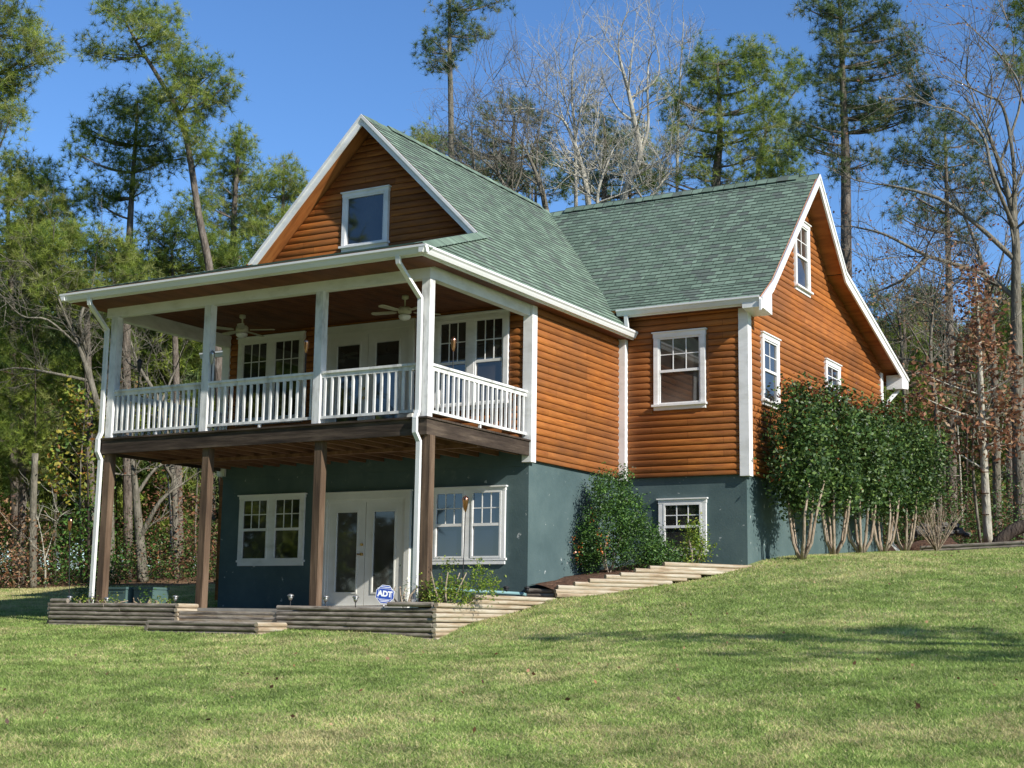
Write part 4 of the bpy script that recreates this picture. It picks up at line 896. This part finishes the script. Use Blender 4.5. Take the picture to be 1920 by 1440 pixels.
#TREES
exec_trees=True
LIGHT=(.06,.26,.42,.26); DARK=(.35,.40,.20,.05); MID=(.14,.34,.36,.16)
pine([(-15,1110),(-22,600),(-14,300),(-8,0),(0,-150)],44,[(15,35,50,32),(60,90,34,24),(85,100,22,20),(0,100,55,35),(10,150,40,25),(35,150,25,15),(20,225,30,22),(-10,250,30,25),(0,190,30,25),(0,-50,80,50),(45,60,30,20)],.17,NE,LIGHT,'tall yellow green pine cut by the left frame edge',1.3)
pine([(30,1110),(25,800),(22,560),(15,420),(20,320)],50,[(30,312,42,24),(85,335,40,24),(15,365,50,35),(75,385,50,30),(125,385,35,25),(30,430,50,30),(95,430,45,28),(20,490,45,32),(130,450,25,20),(75,500,35,25),(50,345,40,25)],.17,NE,MID,'rounded pine just below the tall pine at the left frame edge',1.5)
pine([(425,1100),(410,700),(395,520),(372,400),(345,240),(300,150),(262,90),(235,40)],47,[(205,18,26,14),(235,30,26,15),(275,25,24,14),(265,50,35,14),(322,35,14,20),(300,60,20,12),(172,95,20,12),(205,98,20,9),(250,95,20,9),(320,95,40,22),(340,130,38,26),(375,155,32,20),(395,130,14,16),(430,150,14,18),(410,185,22,14),(350,175,30,20),(385,210,26,16),(300,180,26,18),(370,250,22,20),(385,285,20,18),(330,215,26,18)],.17,NE,(.15,.35,.35,.15),'leaning pine with exposed curved trunk above the porch roof',1.5)
pine([(240,1100),(237,620),(243,440),(248,350),(255,250),(258,190)],49,[(215,188,20,14),(262,182,35,14),(225,215,26,16),(275,215,36,20),(160,245,14,10),(172,240,10,8),(195,265,32,18),(245,260,30,18),(295,255,35,20),(145,285,14,14),(215,300,35,18),(265,305,32,16),(310,300,30,15),(175,355,26,16),(205,365,26,14),(235,345,20,14),(345,290,25,20),(190,385,30,14),(270,345,22,12),(285,290,30,14)],.17,NE,(.25,.38,.28,.09),'dark pine with long side limbs standing before the leaning pine',1.1)
pine([(430,1100),(435,600),(437,450),(445,300),(450,235)],55,[(450,250,12,14),(440,275,14,10),(462,275,14,10),(425,305,18,12),(465,305,20,14),(405,335,26,18),(450,335,30,18),(485,345,20,18),(390,375,30,22),(440,380,36,24),(480,390,30,24),(400,415,40,22),(460,430,40,22)],.2,NE,MID,'slim pointed pine right of the leaning pine',1.3)
pine([(535,1100),(530,600),(530,450),(532,310)],53,[(535,310,16,12),(520,330,20,14),(552,335,18,14),(505,360,24,16),(545,365,26,16),(570,360,16,14),(495,395,26,18),(540,400,32,20),(510,440,36,26),(550,425,22,22),(480,425,22,20)],.2,NE,LIGHT,'pine with rounded top next to the left gable slope',1.3)
pine([(170,1100),(165,700),(160,470)],46,[(105,455,45,28),(165,450,45,30),(220,470,42,26),(130,500,50,28),(190,505,45,28),(80,500,40,26),(245,510,35,22),(100,545,45,28),(170,545,50,24)],.2,NE,MID,'bushy pine low behind the left eave',1.4)
pine([(335,1100),(330,700),(322,470)],50,[(300,430,40,26),(350,440,40,26),(395,460,36,26),(320,475,45,24),(370,495,45,22),(420,490,35,22),(280,500,40,22),(440,470,25,20),(350,390,30,24)],.2,NE,(.35,.38,.22,.05),'dense pine directly above the porch roof gutter',1.4)
pine([(40,1108),(42,860),(40,600)],46.5,[(30,600,45,35),(75,640,45,35),(20,680,50,35),(85,700,50,35),(35,740,50,35),(100,760,45,35),(25,810,50,35),(80,830,45,35),(45,880,50,30),(120,700,30,30)],.18,NE,(.22,.38,.29,.11),'dark evergreen at the left edge below the eave line',1.4,nlen=.24,name='evergreen_tree')
pine([(310,1090),(305,820),(300,600)],52,[(255,610,40,28),(310,620,45,30),(365,640,40,30),(270,670,45,30),(335,690,50,32),(390,700,30,30),(255,730,40,30),(310,750,50,30),(370,760,40,30),(300,570,50,25)],.2,NE,(.25,.38,.28,.09),'evergreen seen through the open left porch bay',1.3)
pine([(200,1100),(205,820),(200,620)],51,[(190,600,35,26),(225,640,30,26),(180,660,35,26),(215,700,30,28),(190,740,30,28),(210,790,30,28)],.18,NE,(.25,.38,.28,.09),'evergreen close to the left downspout',1.2)
bare([(205,1100),(203,900),(192,800),(170,715),(148,650),(125,600)],45,[[(148,650),(110,560),(95,500),(100,450)],[(192,800),(160,660),(150,600),(172,540),(180,480)],[(148,650),(90,600),(40,592),(-5,545)],[(125,600),(70,540),(0,520)],[(170,715),(100,700),(30,690),(-20,700)],[(192,800),(215,700),(228,640),(222,590)],[(120,600),(60,585),(10,560)],[(110,560),(60,500),(20,490)]],.20,'greybark','pale many branched bare tree left of the porch',3,1.3,8,rl=.3)
bare([(330,1095),(325,900),(300,760),(262,690),(245,640)],46,[[(300,760),(330,690),(350,640)],[(262,690),(240,680),(225,640)],[(300,760),(275,700),(290,640)],[(325,900),(290,850),(240,830)]],.13,'greybark','thin bare tree seen between the left porch posts',3,1.2,8)
leafy([(152,1105),(150,900),(160,770)],44.6,[(155,790,30,22),(125,820,32,22),(175,830,28,20),(110,860,30,24),(155,870,35,24),(130,915,30,22),(165,920,26,22),(190,775,16,16),(150,745,20,16),(105,900,20,18)],.05,'greybark',LY,(.38,.32,.18,.12),'young tree with yellowing leaves left of the porch',.16,110,'young_tree')
leafy([(165,1108),(166,1000),(164,860)],44.3,[(150,975,34,26),(185,1000,26,30),(135,1020,28,26),(165,1050,34,24),(140,1080,26,18),(200,1055,18,26),(185,950,20,20),(225,1065,20,20)],.07,'darkbark',LH,(.20,.40,.40,0),'glossy green shrub with dark stem left of the downspout',.14,150,'evergreen_shrub',cat='shrub')
leafy([(35,1108),(36,1060),(40,1000)],44.2,[(20,990,35,30),(60,985,30,26),(30,1040,45,30),(75,1040,26,30),(20,1080,40,18),(60,1080,36,18),(0,960,24,24)],.04,'shrubbark',LB,(.20,.16,.52,.12),'rusty brown leafed shrub at the left frame edge',.12,110,'brown_shrub',cat='shrub')
bare([(85,1108),(84,1050),(75,990),(60,940)],44,[[(84,1050),(100,1000),(110,960)]],.035,'palebark','slim pale sapling before the brown shrub',2,.7,5,name='sapling')
o=empty('dead_trunk',at(62,1100,44),'broken off pale dead trunk at the left edge of the woods','dead trunk'); mb=MB(); pp=wpath([(62,1112),(62,960),(66,850)],44); mb.tube(smoothpath(pp),np.linspace(.13,.10,9),8); mb.build('trunk',M['greybark'],o,smooth=True)
bare([(268,1092),(262,1010),(255,930),(248,850),(245,760)],45,[[(255,930),(290,880),(330,860)],[(248,850),(225,800),(215,750)],[(262,1010),(300,940),(345,905)]],.20,'greybark','thick grey trunk seen under the deck beside the left post',2,1.0,5,leafp=(.6,LB,(.3,.3,.1,.3)),name='woodland_tree')
leafy([(335,1092),(330,1000),(335,920)],46,[(300,910,30,24),(345,930,32,24),(385,960,26,28),(320,975,32,22),(365,1010,32,24),(300,1030,30,24),(340,1055,36,20),(395,1030,22,30),(290,960,20,20)],.06,'darkbark',LB,(.38,.24,.10,.28),'russet leafed shrub seen under the deck',.12,90,'russet_shrub',cat='shrub')
leafy([(300,1095),(300,1050),(305,1000)],47,[(260,1040,30,26),(300,1060,34,22),(345,1070,30,18),(280,1010,26,22),(230,1040,24,30)],.05,'darkbark',LH,(.5,.3,.15,.05),'dark low thicket bush behind the left porch post',.13,90,'thicket_bush',cat='shrub')
# middle, above the roofs
pine([(846,1060),(846,300),(843,100),(843,0),(846,-90)],52,[(812,70,20,12),(797,92,16,8),(832,98,20,12),(860,92,14,14),(850,48,16,16),(880,60,14,12),(900,62,14,6),(868,30,16,12),(865,4,34,10),(905,2,26,8),(935,0,10,6),(845,-40,40,22),(815,122,10,6),(838,122,10,6),(840,20,16,12)],.125,NB,(.20,.38,.28,.14),'very tall slim pine alone against the sky above the gable',.75,bark='greybark',ms=.62)
pine([(795,1060),(795,500),(795,262)],56,[(785,258,18,8),(812,262,16,8),(800,272,24,8),(835,275,16,8)],.15,NE,LIGHT,'green pine top just peeking over the front roof ridge',1.6)
pine([(950,1060),(955,500),(960,300),(965,215)],52,[(912,218,16,8),(950,195,24,8),(985,205,22,9),(910,248,14,8),(1010,225,20,9),(925,275,24,12),(870,275,24,12),(895,310,30,14),(950,320,24,12),(1020,275,22,12),(985,330,30,14),(850,265,16,10)],.17,NB,(.25,.35,.26,.14),'sparse pine behind the main ridge among bare branches',1.25)
pine([(1130,1060),(1130,500),(1135,300),(1132,220)],54,[(1100,212,18,12),(1140,235,22,12),(1165,262,26,14),(1110,260,26,14),(1150,300,30,16),(1090,300,24,14),(1195,310,24,16),(1130,340,30,14),(1060,330,24,14),(1210,350,26,12)],.17,NB,(.25,.35,.26,.14),'sparse pine behind the pale broken top tree',1.2)
pine([(1345,1060),(1345,500),(1343,340),(1350,250),(1345,120)],50,[(1312,105,18,14),(1350,112,28,16),(1395,92,20,14),(1425,98,20,14),(1385,125,30,18),(1300,140,22,14),(1335,155,34,20),(1425,140,36,22),(1275,180,24,14),(1345,195,40,22),(1415,190,40,24),(1460,170,24,18),(1285,225,34,18),(1350,240,40,20),(1425,240,40,22),(1465,225,20,20),(1270,270,30,18),(1330,285,38,18),(1400,290,42,20),(1290,325,38,18),(1360,330,40,16),(1240,330,28,16),(1245,170,16,10)],.26,NE,MID,'big bushy pine with full round crown above the wing roof',1.35)
pine([(1425,1060),(1425,500),(1420,340),(1440,230)],53,[(1450,280,28,18),(1440,320,36,18),(1480,335,30,16),(1405,345,36,14),(1470,300,24,16),(1490,270,14,14),(1480,120,14,16),(1500,150,14,14)],.2,NE,DARK,'dark pine right behind the wing ridge beside the bushy pine',1.3)
pine([(1592,1050),(1589,700),(1587,540),(1586,350),(1584,250),(1580,150),(1577,60),(1572,-30)],44,[(1515,8,18,8),(1545,20,16,10),(1580,15,26,12),(1560,45,20,12),(1605,50,28,14),(1655,22,22,10),(1650,45,20,12),(1555,75,20,10),(1590,85,26,12),(1635,80,26,14),(1690,60,18,14),(1705,85,14,14),(1680,105,22,12),(1620,120,26,12),(1560,115,20,12),(1660,130,26,10),(1705,125,14,14),(1565,150,24,16),(1535,140,12,8),(1610,160,24,14),(1545,185,26,12),(1500,225,22,12),(1525,245,30,16),(1560,235,24,14),(1545,270,28,14),(1505,265,20,12),(1600,195,26,14),(1640,200,30,14),(1675,190,26,14),(1625,230,28,14),(1665,225,26,14),(1725,160,22,10),(1745,180,20,12),(1720,190,24,12),(1585,300,18,12),(1570,320,20,12),(1635,300,16,10),(1700,220,24,10),(1600,-20,60,20)],.22,NB,(.26,.36,.27,.11),'tall dark pine with bare lower trunk beside the wing gable',1.0,ms=.92)
pine([(1785,1010),(1782,760),(1780,560),(1776,400),(1772,250)],50,[(1770,222,20,12),(1800,235,26,12),(1745,250,28,12),(1830,260,24,10),(1700,270,26,10),(1765,285,30,14),(1815,300,28,12),(1720,300,24,10),(1680,295,18,8),(1760,330,32,12),(1815,345,26,14),(1700,350,26,8),(1725,385,26,8),(1790,395,26,12),(1690,400,20,6),(1850,350,22,12),(1840,400,20,10),(1800,440,20,10),(1745,420,18,8)],.2,NB,(.25,.34,.28,.13),'thin pine behind bare limbs at the right side',1.25)
pine([(1945,1010),(1940,500),(1935,0),(1930,-60)],42,[(1908,15,16,14),(1900,120,22,12),(1915,140,20,12),(1920,60,20,14),(1925,0,25,20)],.22,NE,MID,'pine cut off by the upper right frame corner',1.2)
pine([(1700,1015),(1700,800),(1695,600)],46,[(1690,600,30,24),(1660,625,22,20),(1715,650,30,26),(1680,690,34,26),(1735,700,26,26),(1700,750,36,26),(1755,760,26,30),(1690,800,34,26),(1740,830,36,30),(1640,560,16,20)],.18,NE,(.35,.38,.21,.06),'dark evergreen rising right behind the end of the wing roof',1.2,name='evergreen_tree')
pine([(1895,1015),(1893,760),(1890,560)],50,[(1880,560,30,22),(1905,600,26,24),(1870,640,26,22),(1900,680,30,26),(1880,740,36,26),(1820,640,20,22),(1910,800,30,30),(1860,820,40,28)],.2,NE,(.35,.38,.21,.06),'dark evergreen at the right edge behind brown leafed tree',1.1,name='evergreen_tree')
bare([(1035,1060),(1030,500),(1022,385),(1005,325),(985,280)],46,[[(985,280),(960,240),(940,195),(925,150)],[(985,280),(990,220),(985,150)],[(985,280),(930,240),(885,235),(860,200)],[(1005,325),(1010,250),(1025,180)],[(960,240),(910,215),(890,180)]],.17,'greybark','spreading bare tree rising above the roof valley',3,1.6,9)
bare([(1105,1060),(1105,500),(1103,380),(1092,320),(1078,270),(1058,228),(1040,215)],49,[[(1078,270),(1090,200),(1100,150)],[(1058,228),(1045,180),(1050,130)],[(1092,320),(1060,290),(1040,240)]],.15,'palebark','pale crooked bare tree right of the roof valley',3,1.6,9)
bare([(1078,1060),(1080,500),(1080,400),(1078,250),(1072,180),(1075,100)],51,[[(1078,250),(1060,190),(1050,140)],[(1078,250),(1100,190),(1110,150)],[(1076,300),(1110,250),(1125,200)]],.11,'palebark','slender pale upright bare tree with fine spreading top',3,1.7,10)
bare([(1168,1060),(1168,500),(1168,380),(1185,330),(1200,290),(1190,230),(1178,170),(1163,115),(1160,92)],48,[[(1200,290),(1215,240),(1214,170),(1216,120),(1222,100)],[(1190,230),(1160,205),(1140,170)],[(1178,170),(1183,120),(1190,60)],[(1200,290),(1215,310),(1260,318)],[(1214,170),(1235,140),(1225,60)],[(1185,330),(1240,300),(1265,270)]],.18,'palebark','pale tree with thick broken off top above the wing roof',3,1.5,8)
bare([(1272,1060),(1270,500),(1270,300),(1275,150),(1282,40)],53,[[(1270,200),(1258,140),(1253,90)],[(1275,150),(1290,110),(1295,80)]],.09,'palebark','thin white stemmed bare tree left of the bushy pine',3,1.2,9)
bare([(880,1060),(890,500),(905,360),(890,320),(885,260)],47,[[(905,360),(870,310),(850,280)],[(890,320),(860,300),(830,285)],[(905,360),(930,310),(940,270)]],.12,'greybark','bare tree behind the middle of the main ridge',3,1.4,9)
bare([(960,1060),(960,500),(955,380),(935,330),(905,300)],45,[[(955,380),(975,330),(980,270)],[(935,330),(925,280),(930,230)]],.12,'greybark','low twiggy bare tree just over the roof valley',3,1.4,9)
bare([(1230,1060),(1225,500),(1215,390),(1235,350),(1260,320)],47,[[(1215,390),(1190,350),(1170,330)],[(1235,350),(1240,310),(1225,270)]],.10,'palebark','small bare tree over the wing ridge vent',3,1.3,9)
bare([(1140,1060),(1135,480),(1120,380),(1130,330),(1150,280)],46,[[(1120,380),(1090,350),(1070,320)],[(1130,330),(1115,280),(1120,230)],[(1135,370),(1175,360),(1210,340)]],.10,'palebark','small forked bare tree left of the broken top tree',3,1.4,9)
pine([(1000,1060),(1005,500),(1003,300)],56,[(940,300,30,14),(985,290,30,12),(1030,300,30,14),(965,335,36,14),(1020,345,36,14),(910,320,26,12),(1060,355,30,12)],.12,NE,(.1,.3,.35,.25),'olive pine low behind the bare trees over the valley',.9)
pine([(1180,1060),(1182,500),(1180,260)],57,[(1150,270,26,12),(1190,255,26,12),(1215,280,26,14),(1165,320,34,14),(1210,330,34,14),(1120,340,30,12),(1150,365,34,10)],.12,NE,(.1,.3,.35,.25),'olive pine low behind the broken top tree',.9)
# right side bare trees
bare([(1915,1010),(1908,750),(1905,560),(1903,430),(1882,335),(1850,240)],40,[[(1903,430),(1862,330),(1845,260),(1800,212),(1750,200)],[(1850,240),(1830,180),(1790,120),(1760,105)],[(1905,560),(1840,512),(1740,480),(1660,440),(1600,425)],[(1903,430),(1900,300),(1880,200),(1850,180),(1790,150)],[(1905,500),(1830,420),(1760,372),(1680,350),(1640,345)],[(1900,300),(1915,180),(1880,110),(1830,60),(1800,30)],[(1880,200),(1900,100),(1890,40)],[(1740,480),(1700,520),(1650,545)],[(1850,240),(1860,150),(1840,90)]],.22,'greybark','large bare tree spreading limbs leftward at the right edge',3,1.7,9,leafp=(.15,LB,(.3,.3,.3,.1)))
bare([(1870,1010),(1866,760),(1855,560),(1830,460),(1805,400)],41,[[(1855,560),(1800,520),(1740,560)],[(1830,460),(1770,450),(1720,470)],[(1855,560),(1880,480),(1890,420)],[(1866,700),(1800,640),(1740,620),(1690,640)]],.14,'greybark','bare tree with reddish twig ends at the right',3,1.6,9,leafp=(.25,LB,(.2,.3,.4,.1)))
bare([(1700,1010),(1698,800),(1690,640),(1680,560)],43,[[(1690,640),(1650,560),(1630,500)],[(1680,560),(1710,500),(1720,450)],[(1698,720),(1660,640),(1625,600)]],.10,'greybark','slim reddish twigged bare tree right of the wing gable',3,1.4,10,leafp=(.28,LB,(.2,.3,.45,.05)))
bare([(1760,1010),(1758,800),(1745,680),(1750,580),(1770,500)],40,[[(1745,680),(1710,620),(1690,590)],[(1750,580),(1800,520),(1830,470)],[(1745,680),(1790,620),(1810,590)]],.10,'greybark','bare tree with scattered tan leaves left of the brown leafed tree',3,1.3,9,leafp=(.3,LB,(.25,.3,.35,.1)))
leafy([(1853,1008),(1846,880),(1838,700),(1834,600),(1829,520)],37,[(1829,520,22,14),(1815,560,26,12),(1848,575,26,12),(1826,600,30,12),(1850,640,24,10),(1822,655,26,10),(1795,690,22,10),(1850,690,22,12),(1875,665,16,10),(1815,735,30,10),(1860,745,26,12),(1885,770,20,12),(1790,770,20,10),(1835,800,34,12),(1875,820,22,10),(1905,760,16,14),(1765,715,18,14),(1840,850,14,12),(1905,700,16,12),(1755,770,16,10),(1780,835,18,10),(1845,620,20,10),(1900,830,16,10),(1730,700,14,14),(1720,740,16,12)],.125,'palebark',LB,(.30,.22,.28,.20),'brown leafed tree with pale straight trunk on the right',size=.15,dens=190,name='brown_leaf_tree',cl=.22)
bare([(1838,998),(1824,880),(1826,760),(1815,650),(1818,560)],38,[[(1817,650),(1770,590),(1740,570)],[(1817,700),(1780,680),(1760,640)],[(1820,800),(1850,760),(1880,740)]],.05,'greybark','thin pale trunk leaning beside the brown leafed tree',3,1.1,8,leafp=(.3,LB,(.3,.3,.3,.1)))
# tree climbing pegs on brown tree
for v,s,wh in ((885,-1,'topmost'),(925,1,'middle'),(965,-1,'lowest')):
    mb=MB(); c=at(1851,v,36.85); mb.box(c[0]-.16,c[1]-.02,c[2]-.012,c[0]+.05,c[1]+.01,c[2]+.012); mb.box(c[0]-.16,c[1]-.02,c[2]-.012,c[0]-.135,c[1]+.01,c[2]+.09)
    tag(mb.build('climbing_step',M['copper']),wh+' yellowish steel climbing step strapped to the pale trunk','step')
o=empty('leaning_trunk',at(1872,1014,36),'dark curved trunk leaning out of the right frame edge','tree'); mb=MB(); mb.tube(smoothpath(wpath([(1868,1022),(1885,1005),(1910,990),(1960,975),(2010,940)],36)),np.linspace(.15,.18,17),9); mb.build('trunk',M['darkbark'],o,smooth=True)
# background woods: further individual trees of modest height
r2=np.random.default_rng(5)
def sky_top(u):
    if u<120: return 430
    if u<420: return 500
    if u<640: return 480
    if u<900: return 620
    if u<1560: return 560
    if u<1660: return 640
    return 560
k=0
place=lambda u:'left of the porch' if u<240 else ('behind the porch' if u<900 else ('behind the wing' if u<1640 else 'right of the hedge'))
for row_,(D,stp) in enumerate(((52,78),(62,66),(74,58))):
    u=-120+row_*20
    while u<2060:
        uu=u+r2.uniform(-15,15); top=sky_top(uu)+r2.uniform(-10,90); ms=[]; v=top
        if 640<uu<1560: step_=55
        else: step_=36
        while v<1010:
            f_=(v-top)/(1010-top); wd=16+26*min(1,f_*1.5)+r2.uniform(-6,8)
            for s in (-1,1): ms.append((uu+s*wd*r2.uniform(.3,1),v+r2.uniform(-12,12),wd*r2.uniform(.6,1.05),r2.uniform(16,28)))
            v+=step_
        pine([(uu,1085),(uu+r2.uniform(-6,6),800),(uu+r2.uniform(-10,10),top)],D,ms,r2.uniform(.09,.15),NE if k%3 else NB,(.15,.34,.34,.17),'background evergreen in the deep woods %s'%place(uu),.62,nlen=.34,nw=.040,nn=14,group='background evergreens '+place(uu),name='background_pine',limbs=.6)
        u+=stp*r2.uniform(.8,1.3); k+=1
# slim trunks standing in the right and left undergrowth
for i in range(34):
    left=i%3==0; u=r2.uniform(-10,420) if left else r2.uniform(1640,1930); D=r2.uniform(45,56); v0=1100 if left else 1012
    bare([(u,v0),(u+r2.uniform(-8,8),v0-120),(u+r2.uniform(-18,18),v0-r2.uniform(220,420))],D,[],r2.uniform(.035,.09),['greybark','palebark','greybark','darkbark'][i%4],'slim leafless sapling in the shaded undergrowth '+place(u),3,1.0,6,leafp=(.12,LB,(.3,.2,.3,.2)),group='slim saplings '+place(u),name='sapling')
# undergrowth
U=[];
def under(n,f): 
    P=np.array([f() for _ in range(n)]); P[:,2]+=gh(P[:,0],P[:,1]); return P
def fl():
    u=r2.uniform(-80,640); D=r2.uniform(44,60); p=at(u,1000,D); return (p[0],p[1],abs(r2.normal())*.9)
def fr():
    u=r2.uniform(1560,2000); D=r2.uniform(38,60); p=at(u,1000,D); return (p[0],p[1],abs(r2.normal())*1.0)
P=np.concatenate([under(9000,fl),under(9000,fr)]); P=P[wood(P[:,0],P[:,1])]
P=np.repeat(P,9,0)+rng.normal(size=(len(P)*9,3))*.22
ug=np_mesh('undergrowth',leaves(P,.085,.45),4,rng.choice(5,len(P),p=(.22,.06,.14,.28,.30)),[LB[3],LB[0],M['litter'],LH[1],LY[2]]); tag(ug,'brown and green woodland undergrowth below the trees','undergrowth',kind='stuff')
# rocks
rk=[(1722,997,16),(1742,1000,14),(1760,993,15),(1735,988,12),(1780,1000,13),(1798,996,14),(1770,986,12),(1812,1003,10),(1712,1006,9),(1790,985,11)]
for i,(u,v,s) in enumerate(rk):
    p=at(u,v,37.5); R=px2m(s*.85,37.5); p[2]=max(p[2],0); mb=MB(); mb.lathe((p[0],p[1],p[2]-R*.5),[(.3*R,0),(.9*R,.2*R),(R*1.0,.5*R),(.7*R,.95*R),(.25*R,1.1*R)],8)
    mb.v=[tuple(np.array(a)+rng.normal(size=3)*R*.12) for a in mb.v]; o=mb.build('rock',M['rock'],smooth=False); tag(o,'dark rounded fieldstone in the pile beyond the lawn edging','rock','fieldstones piled beyond the lawn edging')
mb=MB(); c=at(1765,1012,37.5); gzz=g1(c[0],c[1])
mb.lathe((c[0],c[1],gzz-.3),[(2.2,0),(1.8,.22),(1.0,.36),(.3,.40)],16); mb.v=[tuple(np.array(a)+rng.normal(size=3)*.08) for a in mb.v]; tag(mb.build('earth_mound',M['mulch'],smooth=True),kind='structure')
# ---- off-frame trees on the sun side throw the soft streaks of shade on the lawn; an unseen ring, added to cut skylight, also shows in the panes
def wtree(x,y,h,r,lab,n=14,mats=NE,cr=2.2,low=.55):
    z=g1(x,y); path=[np.array([x,y,z-.05]),np.array([x+.2,y,z+h*.5]),np.array([x,y+.2,z+h])]; path=smoothpath(path,5); o=empty('pine_tree',path[0],lab,'tree','pines outside the yard'); mb=MB(); mb.tube(path,np.linspace(r,.03,len(path)),7)
    C=[]
    for i in range(n):
        t=low+(1-low)*i/n; c=np.array([x,y,z+h*t]); a=rng.uniform(0,2*PI); e=c+np.array([math.cos(a),math.sin(a),.15])*cr*(1.15-t)*rng.uniform(.6,1.3); mb.tube([c,e],[.05,.015],4,cap=False); C.append(e+rng.normal(size=(26,3))*[.8,.8,.5])
    mb.build('trunk',M['pinebark'],o); C=np.concatenate(C); V=needles(C,unit(rng.normal(size=C.shape)),9,.9,.22); np_mesh('crown',V,3,np.repeat(rng.integers(0,3,len(C)),9),mats[:3],o)
def shade(x,y,h,pts,lab):
    z=g1(x,y); path=smoothpath([np.array([x,y,z]),np.array([x+.15,y,z+h*.5]),np.array([x,y+.1,z+h])],4); o=empty('pine_tree',path[0],lab,'tree','pines outside the yard'); mb=MB(); mb.tube(path,np.linspace(.16,.03,len(path)),7); C=[]
    for a,b,c in pts:
        e=np.array([x+a,y+b,c]); mb.tube([np.array([x,y,max(z,c-.8)]),e],[.05,.012],4,cap=False); C.append(e+rng.normal(size=(13,3))*[.55,.28,.10])
    mb.build('trunk',M['pinebark'],o); C=np.concatenate(C); V=needles(C,unit(rng.normal(size=C.shape)),20,.32,.03); np_mesh('crown',V,3,np.repeat(rng.integers(0,3,len(C)),20),NE[:3],o)
shade(23.2,-4.6,10.2,[(-6.2,.5,8.7),(-5.2,.2,8.6),(-4.2,-.1,8.7),(-3.2,-.4,8.8),(-2.3,-.1,9.0),(-1.3,.6,9.2),(-.6,.7,9.3),(.3,.8,9.4),(-1.6,-1.4,8.6),(-.7,-1.3,8.7),(.3,-1.5,8.9),(.2,.1,10.0),(1.2,.3,9.2),(1.3,-1.2,8.8)],'slim pine out of frame toward the sun')
ring=[]
for k in range(66):
    a=math.radians(158+k*150/66); R_=(r2.uniform(42,52),r2.uniform(33,40),r2.uniform(27,32))[k%3]
    x,y=-3+R_*math.cos(a),-4+R_*math.sin(a)
    if y>-3 and x>-34: continue
    if abs(math.degrees(math.atan2(y-3.3,x+1.3))+122)<9: continue
    if math.hypot(x-CAM[0],y-CAM[1])<10: continue
    ring.append((x,y))
for k in range(14):
    a=math.radians(10+k*3.6); R_=(44,52)[k%2]; ring.append((2+R_*math.cos(a),5+R_*math.sin(a)))
for i,(x,y) in enumerate(ring): wtree(x,y,r2.uniform(20,27),.28,'tall unseen pine added opposite the porch to cut skylight' if x<25 else 'tall pine added out of frame on the right to cut skylight',44,cr=5.0,low=.06)
#GRASS
def grass():
    n=900000
    d=9.0+ (37)*rng.random(n)**1.45; lat=(rng.random(n)-.5)*2*(.375*d)
    fx=np.array([fw[0],fw[1]])/np.hypot(fw[0],fw[1]); rx=np.array([r0[0],r0[1]])
    x=CAM[0]+fx[0]*d+rx[0]*lat; y=CAM[1]+fx[1]*d+rx[1]*lat
    keep=~wood(x,y); keep&=~((x>-7.62)&(x<.62)&(y>-.5)&(y<17)); keep&=~((x>-4.62)&(x<-2.2)&(y>-1.22)&(y<0)); keep&=~((x<2.72)&(y>6.8)&(x>-10.6)&(y<17)); 
    # left of the diagonal timbers
    keep&=~((x>.5)&(x<2.75)&(y>3.0)&(((x-.65)*(3.62)-(y-3.1)*2.07)<.12))
    x,y,d=x[keep],y[keep],d[keep]; z=gh(x,y)+(vnoise(x*.8+9,y*.8+5,3)-.5)*.04
    n=len(x); a=rng.uniform(0,2*PI,n); h=rng.uniform(.014,.038,n)*(1+.012*d); lean=rng.normal(size=(n,2))*.030; wd=.0042*(1+.06*d)
    b=np.stack([x,y,z-.005],1); wv=np.stack([np.cos(a)*wd,np.sin(a)*wd,np.zeros(n)],1); tip=b+np.stack([lean[:,0],lean[:,1],h],1)
    V=np.stack([b-wv,b+wv,tip],1).reshape(-1,3)
    f=.34*vnoise(x*.45,y*.45,1)+.32*vnoise(x*1.1,y*1.1,2)+.34*vnoise(x*3.4,y*3.4,4)+rng.normal(size=n)*.17
    f+=.22*np.clip((-x-11)/4,0,1)
    f+=.10*np.clip((1.6-np.abs(x-.57-np.clip((y-3)*.57,0,2.1)))/1.6,0,1)*(y>-1.5)   # dry strip along the timbers
    mi=np.where(f<.30,3,np.where(f<.49,0,np.where(f<.66,1,2)))
    o=np_mesh('lawn_grass',V,3,mi,GR); tag(o,'short mown lawn grass with straw coloured patches','grass',kind='stuff')
grass()
# scattered leaves and clods on the lawn
pos=[]
for i in range(170):
    d=13+22*rng.random()**1.3; lat=(rng.random()-.5)*.7*d; x=CAM[0]+fw[0]/math.cos(PITCH)*d+r0[0]*lat; y=CAM[1]+fw[1]/math.cos(PITCH)*d+r0[1]*lat
    if (x<3 and y>-1.4) : continue
    pos.append((x,y,g1(x,y)+.045))
tag(np_mesh('fallen_leaves',leaves(np.array(pos),.055,.7),4,rng.choice(4,len(pos),p=(.1,.1,.5,.3)),LB),'small fallen brown leaves scattered over the lawn','leaves',kind='stuff')
